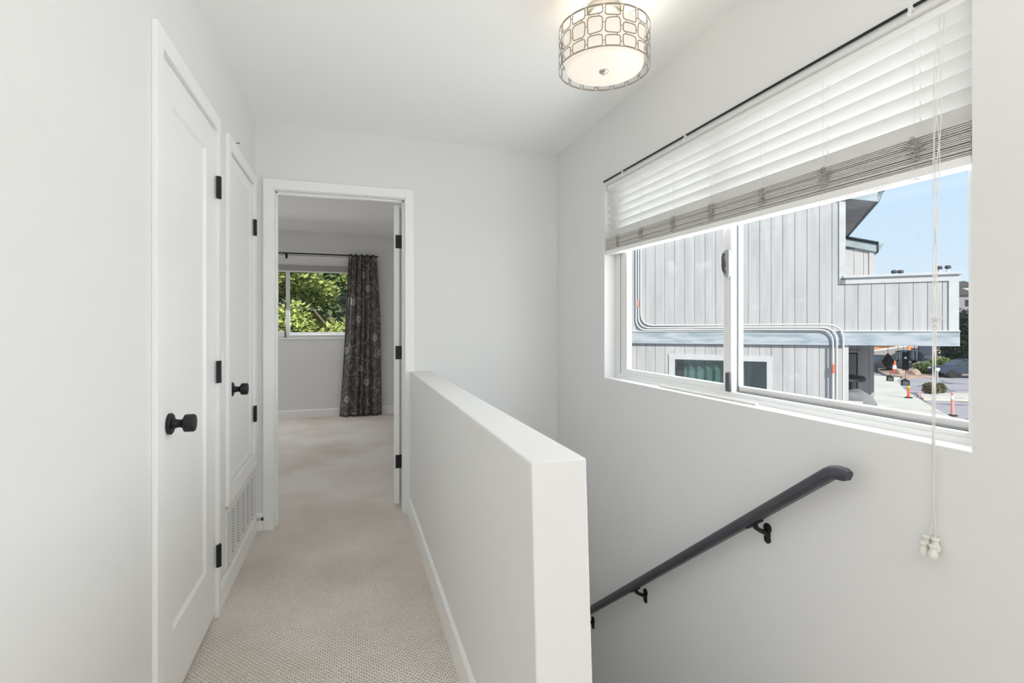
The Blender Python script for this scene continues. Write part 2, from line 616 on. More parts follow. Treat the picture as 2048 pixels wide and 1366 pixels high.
# half wall, its stair side running down past the floor; the near end leans very slightly
mb = MB()
def hy(z): return HY + (z - HZ) * 0.066
mb.hexa([(HX0, hy(0), 0.0), (HX1, hy(0), 0.0), (HX1, YD, 0.0), (HX0, YD, 0.0), (HX0, HY, HZ), (HX1, HY, HZ), (HX1, YD, HZ), (HX0, YD, HZ)])
struct('wall_stairwell', mb, M['wall'], 'waist-high pale grey half wall guarding the stairs', 'wall', bevel=0.0045, seg=3, smooth=True)
mb = MB()
mb.box(HX0 + 0.02, HX1 - 0.001, STAIR_Y, YD, -2.4, -0.001)
struct('wall_stair_side', mb, M['wall'], 'stair side wall below the hall floor', 'wall')

# stairs going down along the right wall
mb = MB()
for i in range(10):
    y0 = STAIR_Y + 0.235 * i
    y1 = min(y0 + 0.26, YD) if i < 9 else YD
    mb.box(HX1, XR, y0, y1, -0.187 * (i + 1) - 0.2, -0.187 * (i + 1))
struct('stairs', mb, M['carpet'], 'carpeted flight of stairs going down beside the half wall', 'stairs', bevel=0.012)

# bedroom shell
BW = (-1.66, 0.06, 1.06, 2.165)      # bedroom window opening x0 x1 z0 z1
mb = MB()
wall_boxes(mb, 'y', FAR, FAR + 0.15, BX0 - 0.1, BX1 + 0.1, 0, FCZ, [BW])
struct('wall_bedroom_far', mb, M['wall'], 'bedroom far wall with the window and dark curtain', 'wall')
mb = MB()
wall_boxes(mb, 'x', BX0 - 0.1, BX0, YD + 0.115, FAR, 0, FCZ, [(4.5, 6.1, 0.85, 2.15)])  # unseen opening added to let more sky light into the bedroom
struct('wall_bedroom_left', mb, M['wall'], 'left wall of the bedroom, out of view behind the doorway', 'wall')
mb = MB()
mb.box(BX1, BX1 + 0.1, YD + 0.115, FAR, 0, FCZ)
struct('wall_bedroom_right', mb, M['wall'], 'right wall of the bedroom, out of view behind the open door', 'wall')


# ------------------------------------------------------------------ baseboards
def base_prof(h, t):
    return [(0, 0), (t, 0), (t, h - 0.012), (t * 0.45, h - 0.002), (0, h)]


mb = MB()
mb.prism([(HX0 - p[0], p[1]) for p in base_prof(0.118, 0.013)], 'y', hy(0) - 0.0, YD - 0.016)
struct('baseboard_stairwell', mb, M['trim'], 'white baseboard along the hall side of the half wall', 'baseboard', bevel=0.002)
mb = MB()
mb.prism([(XL + p[0], p[1]) for p in base_prof(0.105, 0.013)], 'y', 2.455, YD)
mb.prism([(XL + p[0], p[1]) for p in base_prof(0.105, 0.013)], 'y', YB, 1.694)
struct('baseboard_left', mb, M['trim'], 'white baseboard along the left wall under the air grille', 'baseboard', bevel=0.002)
mb = MB()
mb.prism([(YD - p[0], p[1]) for p in base_prof(0.105, 0.013)], 'x', XL, -0.496)
struct('baseboard_back', mb, M['trim'], 'short white baseboard left of the bedroom doorway', 'baseboard')
mb = MB()
mb.prism([(FAR - p[0], p[1]) for p in base_prof(0.105, 0.013)], 'x', BX0, BX1)
struct('baseboard_bedroom', mb, M['trim'], 'white baseboard along the bedroom far wall', 'baseboard')


# ------------------------------------------------------------------ closet doors on the left wall
def shaker_leaf(mb, y0, y1, z0, z1, py0, py1, pz0, pz1, xf, depth=0.010, bw=0.012, thick=0.035):
    # flat frame round one recessed panel with sloped edges, facing +x
    o = [(y0, z0), (y1, z0), (y1, z1), (y0, z1)]
    i = [(py0, pz0), (py1, pz0), (py1, pz1), (py0, pz1)]
    p = [(py0 + bw, pz0 + bw), (py1 - bw, pz0 + bw), (py1 - bw, pz1 - bw), (py0 + bw, pz1 - bw)]
    vs = [(xf, *a) for a in o] + [(xf, *a) for a in i] + [(xf - depth, *a) for a in p] + [(xf - thick, *a) for a in o]
    fs = []
    for k in range(4):
        k2 = (k + 1) % 4
        fs += [(k, k2, 4 + k2, 4 + k), (4 + k, 4 + k2, 8 + k2, 8 + k), (k, k2, 12 + k2, 12 + k)]
    fs += [(8, 9, 10, 11), (12, 13, 14, 15)]
    mb.add(vs, fs)


def frame_boxes(mb, y0, y1, z0, z1, iy0, iy1, iz0, iz1, x0, x1, bottom=False):
    mb.box(x0, x1, y0, iy0, z0, z1)
    mb.box(x0, x1, iy1, y1, z0, z1)
    mb.box(x0, x1, iy0, iy1, iz1, z1)
    if bottom:
        mb.box(x0, x1, iy0, iy1, z0, iz0)


def hinge_left_wall(root, y, z, xf):
    h = MB()
    h.tube([(xf + 0.006, y, z - 0.046), (xf + 0.006, y, z + 0.046)], 0.0075, 12)
    h.box(xf - 0.004, xf + 0.0085, y - 0.011, y + 0.014, z - 0.046, z + 0.046)
    o = h.build('hinge', M['black'], smooth=True)
    return put(o, root)


def knob(root, c, xf):
    k = MB()
    y, z = c
    k.lathe([(0.033, 0), (0.033, 0.008), (0.030, 0.011), (0.017, 0.0125)], (xf, y, z), (1, 0, 0), 36)
    r = put(k.build('knob_rose', M['black'], smooth=True), root)
    k = MB()
    k.lathe([(0.0165, 0.010), (0.0150, 0.018), (0.0125, 0.026), (0.0125, 0.034), (0.0170, 0.040), (0.0265, 0.044), (0.0275, 0.047), (0.0275, 0.068), (0.0255, 0.0715), (0.022, 0.0725)],
            (xf, y, z), (1, 0, 0), 36)
    put(k.build('door_knob', M['black'], smooth=True), root)


door1 = thing('door_1', 'tall white single-panel closet door, nearest on the left wall', 'door', (XL, 2.08, 0), kind='structure')
mb = MB()
shaker_leaf(mb, D1[0] + 0.003, D1[1] - 0.003, 0.022, 2.034, D1[0] + 0.118, 2.272, 0.252, 1.923, XL + 0.002)
put(mb.build('door_leaf', M['door'], bevel=0.0015), door1)
mb = MB()
frame_boxes(mb, 1.6946, 2.446, 0, 2.0965, D1[0] - 0.004, D1[1] + 0.004, 0, 2.040, XL, XL + 0.0155)
put(mb.build('door_casing', M['trim'], bevel=0.002), door1)
mb = MB()
frame_boxes(mb, D1[0] - 0.012, D1[1] + 0.012, 0, 2.05, D1[0], D1[1], 0, 2.038, XL - 0.1, XL + 0.0002)
mb.box(XL - 0.1, XL - 0.04, D1[0], D1[1], 0.0, 2.038)
put(mb.build('door_jamb', M['trim']), door1)
for z in (1.80, 1.03, 0.262):
    hinge_left_wall(door1, D1[1] + 0.004, z, XL + 0.012)
knob(door1, (1.834, 0.9175), XL + 0.002)

door2 = thing('door_2', 'short white furnace-closet door above the air grille', 'door', (XL, 2.96, 0.45), kind='structure')
mb = MB()
shaker_leaf(mb, D2[0] + 0.003, D2[1] - 0.003, 0.490, 2.034, D2[0] + 0.045, D2[1] - 0.062, 0.512, 1.965, XL + 0.002, depth=0.004, bw=0.004)
put(mb.build('door_leaf', M['door'], bevel=0.0015), door2)
mb = MB()
frame_boxes(mb, 2.597, 3.332, 0.402, 2.0965, D2[0] - 0.002, D2[1] + 0.002, 0.484, 2.038, XL, XL + 0.0155, bottom=True)
put(mb.build('door_casing', M['trim'], bevel=0.002), door2)
mb = MB()
frame_boxes(mb, D2[0] - 0.012, D2[1] + 0.012, 0.478, 2.05, D2[0], D2[1], 0.486, 2.038, XL - 0.1, XL + 0.0002, bottom=True)
mb.box(XL - 0.1, XL - 0.04, D2[0], D2[1], 0.486, 2.038)
put(mb.build('door_jamb', M['trim']), door2)
for z in (1.79, 0.715):
    hinge_left_wall(door2, D2[1] + 0.003, z, XL + 0.012)
knob(door2, (2.705, 0.922), XL + 0.002)

# return-air grille under the furnace door
gr = thing('air_grille', 'white louvred return-air grille low on the left wall', 'vent', (XL, 2.93, 0.11))
GY0, GY1, GZ0, GZ1 = 2.585, 3.262, 0.112, 0.388
mb = MB()
frame_boxes(mb, GY0, GY1, GZ0, GZ1, GY0 + 0.028, GY1 - 0.028, GZ0 + 0.028, GZ1 - 0.026, XL, XL + 0.009, bottom=True)
put(mb.build('grille_frame', M['grille'], bevel=0.002), gr)
mb = MB()
nb, ncol = 17, 5
cw_ = (GY1 - GY0 - 0.056) / ncol
for c_i in range(ncol):
    ya_ = GY0 + 0.028 + cw_ * c_i
    yb_ = ya_ + cw_ - 0.013
    mb.box(XL + 0.001, XL + 0.0075, ya_ - 0.004 if c_i else ya_, ya_ + 0.003, GZ0 + 0.028, GZ1 - 0.026)
    for k in range(nb):
        z = GZ0 + 0.032 + (GZ1 - GZ0 - 0.062) * k / (nb - 1)
        mb.hexa([(XL + 0.001, ya_, z), (XL + 0.0075, ya_, z - 0.004), (XL + 0.0075, yb_, z - 0.004), (XL + 0.001, yb_, z),
                 (XL + 0.001, ya_, z + 0.0035), (XL + 0.0075, ya_, z), (XL + 0.0075, yb_, z), (XL + 0.001, yb_, z + 0.0035)])
    for k in range(nb - 1):
        z = GZ0 + 0.032 + (GZ1 - GZ0 - 0.062) * (k + 0.5) / (nb - 1)
        if k % 1 == 0:
            mb.box(XL + 0.001, XL + 0.0074, yb_, ya_ + cw_, z + 0.003, z + 0.009)
put(mb.build('louvres', M['grille']), gr)
mb = MB()
mb.box(XL + 0.0003, XL + 0.001, GY0 + 0.025, GY1 - 0.025, GZ0 + 0.025, GZ1 - 0.024)
for c_i in range(ncol):
    ya_ = GY0 + 0.028 + cw_ * c_i
    mb.box(XL + 0.001, XL + 0.0068, ya_ + cw_ - 0.012, ya_ + cw_ - 0.001, GZ0 + 0.030, GZ1 - 0.028)  # dark strips paint the shade in the slots between louvre columns
put(mb.build('slot_shade_backing', M['grille_dark']), gr)
for (yy, zz) in ((GY0 + 0.014, GZ1 - 0.014), (GY0 + 0.05, GZ0 + 0.012), (GY1 - 0.05, GZ0 + 0.012)):
    mb = MB()
    mb.lathe([(0.005, 0), (0.005, 0.0015), (0.003, 0.003)], (XL + 0.009, yy, zz), (1, 0, 0), 10)
    put(mb.build('screw', M['latch'], smooth=True), gr)

# light switch between the two doors
ls = thing('light_switch', 'white toggle light switch between the two closet doors', 'switch', (XL, 2.52, 1.055))
mb = MB()
mb.box(XL, XL + 0.006, 2.487, 2.557, 0.998, 1.113)
put(mb.build('switch_plate', M['trim'], bevel=0.003), ls)
mb = MB()
mb.hexa([(XL + 0.005, 2.517, 1.045), (XL + 0.018, 2.518, 1.036), (XL + 0.018, 2.526, 1.036), (XL + 0.005, 2.527, 1.045),
         (XL + 0.005, 2.517, 1.068), (XL + 0.018, 2.518, 1.045), (XL + 0.018, 2.526, 1.045), (XL + 0.005, 2.527, 1.068)])
put(mb.build('toggle', M['tassel'], bevel=0.001), ls)
# nail above the furnace door
mb = MB()
mb.tube([(XL, 2.83, 2.128), (XL + 0.014, 2.83, 2.130)], 0.0018, 8)
mb.tube([(XL + 0.014, 2.83, 2.130), (XL + 0.0155, 2.83, 2.130)], 0.004, 8)
tag(mb.build('nail', M['black'], smooth=True), 'small dark nail in the wall above the furnace-closet door', 'nail')
# door stop on the baseboard in the corner
ds = thing('door_stop', 'small metal door stop on the baseboard by the grille', 'door stop', (XL + 0.013, 3.345, 0.072))
mb = MB()
mb.lathe([(0.011, 0), (0.011, 0.004), (0.005, 0.006), (0.005, 0.022)], (XL + 0.0125, 3.352, 0.072), (1, 0, 0), 14)
put(mb.build('stem', M['nickel'], smooth=True), ds)
mb = MB()
mb.lathe([(0.0085, 0.022), (0.0085, 0.031), (0.006, 0.034)], (XL + 0.0125, 3.352, 0.072), (1, 0, 0), 14)
put(mb.build('rubber_tip', M['black_rubber'], smooth=True), ds)

# ------------------------------------------------------------------ bedroom doorway and its open door
door3 = thing('door_3', 'open white bedroom door swung inward in the end-wall doorway', 'door', (DX1, YD + 0.115, 0), kind='structure')
mb = MB()
mb.box(-0.495, DX0 - 0.004, YD - 0.0155, YD, 0, 2.105)
mb.box(DX1 + 0.004, 0.396, YD - 0.0155, YD, 0, 2.105)
mb.box(DX0 - 0.004, DX1 + 0.004, YD - 0.0155, YD, DZ + 0.004, 2.105)
put(mb.build('door_casing', M['trim'], bevel=0.002), door3)
mb = MB()
for (a, b) in ((DX0 - 0.02, DX0), (DX1, DX1 + 0.02)):
    mb.box(a, b, YD - 0.001, YD + 0.117, 0, DZ + 0.02)
mb.box(DX0, DX1, YD - 0.001, YD + 0.117, DZ, DZ + 0.02)
mb.box(DX0, DX0 + 0.011, YD + 0.04, YD + 0.075, 0, DZ)          # stops
mb.box(DX1 - 0.011, DX1, YD + 0.04, YD + 0.075, 0, DZ)
mb.box(DX0, DX1, YD + 0.04, YD + 0.075, DZ - 0.011, DZ)
put(mb.build('door_jamb', M['trim'], bevel=0.0015), door3)
hp = Vector((DX1 - 0.004, YD + 0.123, 0))
def ldoor(x, y):      # local: x along the leaf from the hinge, y across its thickness (towards the hall side)
    dirv = Vector((math.sin(math.radians(11)), math.cos(math.radians(11)), 0))
    nrm = Vector((-dirv.y, dirv.x, 0))
    return hp + dirv * x + nrm * y
mb = MB()
a, b, c_, d_ = ldoor(0.006, -0.0), ldoor(0.006, 0.036), ldoor(0.752, 0.036), ldoor(0.752, 0.0)
off = ldoor(0, -0.016) - ldoor(0, 0)
pts = []
for zz in (0.03, 2.030):
    pts += [(p.x - off.x * 0.0 - 0.018 * 1, p.y, zz) for p in (a, d_, c_, b)]
mb.hexa(pts)
put(mb.build('door_leaf', M['door'], bevel=0.0015), door3)
for z in (1.787, 1.043, 0.313):
    h = MB()
    xx0 = b.x - 0.018 + 0.010
    h.box(xx0, DX1 - 0.002, a.y - 0.0035, a.y - 0.0005, z - 0.0445, z + 0.0445)
    h.tube([(DX1 - 0.006, a.y + 0.004, z - 0.0445), (DX1 - 0.006, a.y + 0.004, z + 0.0445)], 0.0065, 10)
    put(h.build('hinge', M['black'], bevel=0.004, seg=3), door3)

# ------------------------------------------------------------------ bedroom window, blind, curtain
win2 = thing('window_2', 'white sliding bedroom window with green trees outside', 'window', ((BW[0] + BW[1]) / 2, FAR, BW[2]), kind='structure')
def rect_frame(mb, x0, x1, z0, z1, t, y0, y1):
    mb.box(x0, x0 + t, y0, y1, z0, z1)
    mb.box(x1 - t, x1, y0, y1, z0, z1)
    mb.box(x0 + t, x1 - t, y0, y1, z0, z0 + t)
    mb.box(x0 + t, x1 - t, y0, y1, z1 - t, z1)
mb = MB()
rect_frame(mb, BW[0], BW[1], BW[2], BW[3], 0.042, FAR + 0.05, FAR + 0.12)
put(mb.build('window_frame', M['vinyl'], bevel=0.003), win2)
mb = MB()
rect_frame(mb, BW[0] + 0.042, -0.763, BW[2] + 0.042, BW[3] - 0.042, 0.050, FAR + 0.055, FAR + 0.082)
put(mb.build('sash', M['vinyl'], bevel=0.003), win2)
mb = MB()
rect_frame(mb, -0.815, BW[1] - 0.042, BW[2] + 0.042, BW[3] - 0.042, 0.034, FAR + 0.086, FAR + 0.112)
put(mb.build('sash', M['vinyl'], bevel=0.003), win2)
for (x0, x1, y) in ((BW[0] + 0.09, -0.812, FAR + 0.068), (-0.782, BW[1] - 0.075, FAR + 0.099)):
    mb = MB()
    mb.box(x0, x1, y, y + 0.004, BW[2] + 0.07, BW[3] - 0.07)
    put(mb.build('pane', M['glass']), win2)
mb = MB()
mb.box(BW[0], BW[1], FAR - 0.006, FAR + 0.05, BW[2] - 0.012, BW[2])
put(mb.build('window_sill', M['trim'], bevel=0.003), win2)
for z in (1.50, 1.115):
    mb = MB()
    mb.box(-0.826, -0.812, FAR + 0.040, FAR + 0.056, z - 0.045, z + 0.045)
    put(mb.build('latch', M['latch_dark'], bevel=0.003), win2)

rod2 = thing('curtain_rod', 'black curtain rod above the bedroom window', 'curtain rod', (-0.6, FAR, 2.18))
mb = MB()
mb.tube([(-2.0, FAR - 0.075, 2.176), (0.37, FAR - 0.075, 2.176)], 0.009, 12)
put(mb.build('pole', M['rod'], smooth=True), rod2)
for x in (-0.80, 0.30):
    mb = MB()
    mb.box(x - 0.008, x + 0.008, FAR - 0.085, FAR, 2.150, 2.166)
    mb.box(x - 0.012, x + 0.012, FAR - 0.006, FAR, 2.115, 2.185)
    put(mb.build('bracket', M['rod']), rod2)

bl2 = thing('window_blind', 'white slatted blind pulled up in the bedroom window', 'blind', (-0.8, FAR, 2.15))
mb = MB()
mb.box(BW[0] + 0.006, BW[1] - 0.006, FAR + 0.004, FAR + 0.045, 2.120, 2.160)
put(mb.build('headrail', M['slat'], bevel=0.002), bl2)
mb = MB()
for z in (2.102, 2.062):
    mb.hexa([(BW[0] + 0.008, FAR + 0.030, z - 0.024), (BW[1] - 0.008, FAR + 0.030, z - 0.024), (BW[1] - 0.008, FAR + 0.033, z - 0.024), (BW[0] + 0.008, FAR + 0.033, z - 0.024),
             (BW[0] + 0.008, FAR + 0.010, z + 0.018), (BW[1] - 0.008, FAR + 0.010, z + 0.018), (BW[1] - 0.008, FAR + 0.013, z + 0.018), (BW[0] + 0.008, FAR + 0.013, z + 0.018)])
put(mb.build('slats', M['slat']), bl2)
mb = MB()
for k in range(14):
    z = 2.034 - k * 0.0055
    mb.box(BW[0] + 0.008, BW[1] - 0.008, FAR + 0.0 + random.uniform(0, 0.002), FAR + 0.046, z - 0.0034, z)
put(mb.build('slat_stack', M['stack']), bl2)
mb = MB()
mb.box(BW[0] + 0.008, BW[1] - 0.008, FAR, FAR + 0.046, 1.940, 1.957)
put(mb.build('bottom_rail', M['slat'], bevel=0.002), bl2)


def curtain_xy(U, V):
    # U 0..1 across the gathered cloth, V 0 (top) .. 1 (hem)
    l = -0.012 + (-0.045) * min(V / 0.4, 1) + (-0.078) * max(0, (V - 0.4) / 0.6) ** 1.3
    r = 0.352 + 0.047 * min(V / 0.4, 1) + 0.020 * max(0, (V - 0.4) / 0.6)
    wob = 0.02 * math.sin(2 * math.pi * 3 * U + 0.6) * (1 - U) * U * 4
    x = l + (r - l) * (U + wob * (0.4 + V * 0.6))
    amp = 0.012 + 0.020 * V
    ph = 2 * math.pi * (5.0 * U - 0.35 * math.sin(2 * math.pi * U) + 0.25 * V)
    y = FAR - 0.085 + amp * math.sin(ph) + 0.012 * (1 - V) * math.sin(2 * math.pi * 11 * U) - 0.035 * V
    dip = math.exp(-((U - 0.70) / 0.035) ** 2) * 0.035 * min(1, V * 2)
    y += dip
    z = 2.190 - V * 2.184 + (0.010 * math.sin(2 * math.pi * 5 * U) if V < 0.02 else 0)
    return Vector((x, y, z))


cur = thing('curtain', 'dark grey floor-length curtain with pale scrolling vines and roses', 'curtain', (0.17, FAR - 0.1, 0.0))
NU, NV = 120, 60
mb = MB()
vs = [curtain_xy(i / NU, j / NV) for j in range(NV + 1) for i in range(NU + 1)]
fs = [(j * (NU + 1) + i, j * (NU + 1) + i + 1, (j + 1) * (NU + 1) + i + 1, (j + 1) * (NU + 1) + i) for j in range(NV) for i in range(NU)]
mb.add(vs, fs)
cl = mb.build('cloth', M['curtain'], smooth=True, angle=180)
so = cl.modifiers.new('thickness', 'SOLIDIFY')
so.thickness = 0.003
so.offset = 0
put(cl, cur)

# embroidery: strips laid on the cloth (CW, CH = flat size of the cloth)
CW, CH = 0.66, 2.18
em = MB()
def on_cloth(a, b):
    U, V = a / CW, b / CH
    if U < 0.012 or U > 0.988 or V < 0.012 or V > 0.99:
        return None
    p = curtain_xy(U, V)
    du = curtain_xy(min(U + 0.004, 1), V) - curtain_xy(U - 0.004, V)
    dv = curtain_xy(U, min(V + 0.004, 1)) - curtain_xy(U, V - 0.004)
    n = du.cross(dv)
    n.normalize()
    if n.y > 0:
        n = -n
    return p + n * 0.0035
def strip(path, wd):
    run = []
    k = len(path)
    for i, (a, b) in enumerate(path):
        a0, b0 = path[max(i - 1, 0)]
        a1, b1 = path[min(i + 1, k - 1)]
        t = math.hypot(a1 - a0, b1 - b0) or 1
        nx, ny = -(b1 - b0) / t, (a1 - a0) / t
        ww = wd * (0.55 + 0.45 * math.sin(math.pi * (i + 0.5) / k)) / 2
        p, q = on_cloth(a + nx * ww, b + ny * ww), on_cloth(a - nx * ww, b - ny * ww)
        if p is None or q is None:
            run = []
            continue
        if run:
            em.add([run[0], run[1], q, p], [(0, 1, 2, 3)])
        run = [p, q]
def leaf_shape(a, b, ang, L, Wd):
    pts = []
    for i in range(17):
        t = i / 16 * 2 * math.pi
        x = L / 2 * math.cos(t)
        y = Wd / 2 * math.sin(t) * (1 - 0.25 * math.cos(t))
        pts.append((a + x * math.cos(ang) - y * math.sin(ang), b + x * math.sin(ang) + y * math.cos(ang)))
    strip(pts, 0.006)
    strip([(a - L / 3 * math.cos(ang), b - L / 3 * math.sin(ang)), (a + L / 4 * math.cos(ang), b + L / 4 * math.sin(ang))], 0.005)
def rose(a, b, R):
    for k in range(4):
        rr = R * (1 - 0.23 * k)
        pts = []
        for i in range(33):
            t = i / 32 * 2 * math.pi
            q = rr * (1 + 0.16 * math.sin(5 * t + k * 1.3))
            pts.append((a + q * math.cos(t), b + q * math.sin(t)))
        strip(pts, 0.013)
rnd = random.Random(3)
row = 0
b0 = 0.02
while b0 < CH + 0.1:
    for kcol in range(4):
        a0 = 0.02 + 0.205 * kcol + (0.10 if row % 2 else 0.0)
        sgn = 1 if (kcol + row) % 2 else -1
        R = rnd.uniform(0.075, 0.115)
        a0 += rnd.uniform(-0.03, 0.03)
        bj = rnd.uniform(-0.03, 0.03)
        b0 += bj
        rs2 = rnd.uniform(0.35, 0.62)
        st = rnd.uniform(0, 0.6) + (0 if sgn > 0 else math.pi)
        path = []
        for i in range(44):
            t = i / 43
            th = st + sgn * t * 2 * math.pi * 0.98
            rr = R * (1.25 - 0.25 * min(1, t / 0.25)) * (1 - rs2 * max(0, t - 0.35) / 0.65)
            path.append((a0 + rr * math.cos(th), b0 + rr * 1.05 * math.sin(th)))
        strip(path, 0.0075)
        if (kcol + 2 * row) % 3 == 0:
            rose(a0, b0 + 0.01, 0.046)
        else:
            leaf_shape(a0, b0, rnd.uniform(0.6, 2.2), 0.085, 0.045)
            leaf_shape(a0, b0, rnd.uniform(0.6, 2.2), 0.040, 0.02)
        for q in range(2):
            aa = rnd.uniform(0, 6.28)
            leaf_shape(a0 + (R + 0.03) * math.cos(aa), b0 + (R + 0.03) * math.sin(aa), rnd.uniform(0, 3), 0.055, 0.028)
        b0 -= bj
    row += 1
    b0 += 0.215
put(em.build('embroidery', M['embroid']), cur)

# ------------------------------------------------------------------ stair window
XI, XO = XR + 0.070, XR + 0.150
win1 = thing('window_1', 'wide white sliding window over the stairs', 'window', (XR + 0.07, (WY0 + WY1) / 2, WZ0), kind='structure')
def yz_frame(mb, y0, y1, z0, z1, t, x0, x1, tb=None, tt=None):
    tb = t if tb is None else tb
    tt = t if tt is None else tt
    mb.box(x0, x1, y0, y0 + t, z0, z1)
    mb.box(x0, x1, y1 - t, y1, z0, z1)
    mb.box(x0, x1, y0 + t, y1 - t, z0, z0 + tb)
    mb.box(x0, x1, y0 + t, y1 - t, z1 - tt, z1)
mb = MB()
yz_frame(mb, WY0, WY1, WZ0, WZ1, 0.050, XI, XO, tb=0.034)
mb.box(XI - 0.006, XI + 0.006, WY0 + 0.02, WY1 - 0.02, WZ0, WZ0 + 0.020)
put(mb.build('window_frame', M['vinyl'], bevel=0.003), win1)
mb = MB()
yz_frame(mb, 1.716, 2.607, WZ0 + 0.030, WZ1 - 0.03, 0.046, XI + 0.006, XI + 0.034, tb=0.030)
mb.box(XI + 0.004, XI + 0.034, 2.535, 2.57, WZ0 + 0.05, WZ1 - 0.05)
put(mb.build('sash', M['vinyl'], bevel=0.003), win1)
mb = MB()
yz_frame(mb, 0.870, 1.742, WZ0 + 0.030, WZ1 - 0.03, 0.026, XI + 0.042, XI + 0.068, tb=0.026)
put(mb.build('sash', M['vinyl'], bevel=0.003), win1)
mb = MB()
mb.box(XI + 0.005, XI + 0.036, 2.6075, 2.612, WZ0 + 0.034, WZ1 - 0.034)
mb.box(XI + 0.035, XI + 0.040, 1.711, 1.7155, WZ0 + 0.034, WZ1 - 0.034)
mb.box(XI + 0.007, XI + 0.034, 1.72, 2.6, WZ0 + 0.0275, WZ0 + 0.031)
mb.box(XI + 0.020, XI + 0.044, 0.875, 1.70, WZ0 + 0.0335, WZ0 + 0.037)
put(mb.build('gasket', M['gasket']), win1)
for (y0, y1, x) in ((1.760, 2.537, XI + 0.020), (0.895, 1.718, XI + 0.055)):
    mb = MB()
    mb.box(x, x + 0.004, y0, y1, WZ0 + 0.055, WZ1 - 0.055)
    put(mb.build('pane', M['glass']), win1)
mb = MB()
mb.box(XR - 0.001, XI + 0.004, WY0 + 0.0005, WY1 - 0.0005, WZ0 - 0.001, WZ0 + 0.004)
put(mb.build('window_sill', M['trim'], bevel=0.0015), win1)
mb = MB()
def lat(y, z, x): return (x, y, z)
mb.prism([(1.716, 1.425), (1.728, 1.415), (1.748, 1.430), (1.757, 1.455), (1.757, 1.510), (1.748, 1.530), (1.728, 1.536), (1.716, 1.530)], 'x', XI - 0.006, XI + 0.006)
put(mb.build('latch', M['latch'], bevel=0.003, seg=2), win1)
mb = MB()
mb.prism([(1.730, 1.436), (1.749, 1.448), (1.753, 1.470), (1.753, 1.505), (1.747, 1.522), (1.738, 1.520), (1.742, 1.500), (1.733, 1.478), (1.740, 1.455)], 'x', XI - 0.012, XI - 0.005)
put(mb.build('latch_lever', M['latch_dark'], bevel=0.002, seg=2), win1)
mb = MB()
mb.box(XI - 0.008, XI + 0.006, 1.712, 1.736, WZ0 + 0.034, WZ0 + 0.112)
put(mb.build('vent_stop', M['latch_dark'], bevel=0.004, seg=3), win1)

# the blind in the stair window: it hangs a little lower at the near end
def tilt(y): return -0.0058 * (2.66 - y)
BY0, BY1 = WY0 + 0.006, WY1 - 0.006
bl1 = thing('window_blind', 'wide white slatted blind half drawn in the stair window', 'blind', (XR + 0.03, 1.74, 2.02))
mb = MB()
mb.box(XR + 0.016, XR + 0.060, BY0, BY1, 2.006, 2.0315)
put(mb.build('headrail', M['headrail'], bevel=0.002), bl1)
mb = MB()
pitch = 0.0408
for k in range(7):
    zt = 2.008 - pitch * k
    NS = 8
    ring = []
    for e, yy in enumerate((BY0 + 0.002, BY1 - 0.002)):
        tz = tilt(yy) * (k + 0.5) / 7.0 * 0.9
        for i in range(NS + 1):
            t = i / NS
            bulge = -0.0040 * math.sin(math.pi * t)
            x = XR + 0.013 + 0.032 * t - bulge
            z = zt + tz - 0.0460 * t
            ring.append((e, i, x, yy, z))
    vs = [(r[2], r[3], r[4]) for r in ring] + [(r[2] + 0.0026, r[3], r[4] + 0.0008) for r in ring]
    n = NS + 1
    fs = []
    for i in range(NS):
        fs.append((i, i + 1, n + i + 1, n + i))
        fs.append((2 * n + i, 3 * n + i, 3 * n + i + 1, 2 * n + i + 1))
    for e in (0, 1):
        for i in range(NS):
            fs.append((e * n + i, 2 * n + e * n + i, 2 * n + e * n + i + 1, e * n + i + 1))
    fs.append((0, n, 3 * n, 2 * n))
    fs.append((NS, 2 * n + NS, 3 * n + NS, n + NS))
    mb.add(vs, fs)
put(mb.build('slats', M['vinyl_slat'], smooth=True), bl1)
mb = MB()
rs = random.Random(5)
nstk = 16
for k in range(nstk):
    f = k / (nstk - 1)
    p = []
    jx = rs.uniform(-0.002, 0.002)
    jz = rs.uniform(-0.0008, 0.0008)
    for (yy, th) in ((BY0, 0.080), (BY1, 0.064)):
        z = 1.727 + tilt(yy) - 0.002 - f * th + jz
        p.append((yy, z))
    a_, b_ = p
    x0, x1 = XR + 0.008 + jx, XR + 0.058 + jx
    mb.hexa([(x0, a_[0], a_[1] - 0.0031), (x1, a_[0], a_[1] - 0.0031), (x1, b_[0], b_[1] - 0.0031), (x0, b_[0], b_[1] - 0.0031),
             (x0, a_[0], a_[1]), (x1, a_[0], a_[1]), (x1, b_[0], b_[1]), (x0, b_[0], b_[1])])
put(mb.build('slat_stack', M['stack']), bl1)
mb = MB()
def rail_z(yy): return 1.727 + tilt(yy) - 0.002 - (0.080 if yy < 1.7 else 0.064) - 0.004
za, zb = rail_z(BY0), rail_z(BY1)
x0, x1 = XR + 0.006, XR + 0.060
mb.hexa([(x0, BY0, za - 0.023), (x1, BY0, za - 0.023), (x1, BY1, zb - 0.023), (x0, BY1, zb - 0.023), (x0, BY0, za), (x1, BY0, za), (x1, BY1, zb), (x0, BY1, zb)])
put(mb.build('bottom_rail', M['slat'], bevel=0.003), bl1)
def rail_bottom(yy): return za - 0.023 + (zb - za) * (yy - BY0) / (BY1 - BY0)
LAD = [2.525, 2.286, 2.016, 1.755, 1.484, 1.232, 0.962]
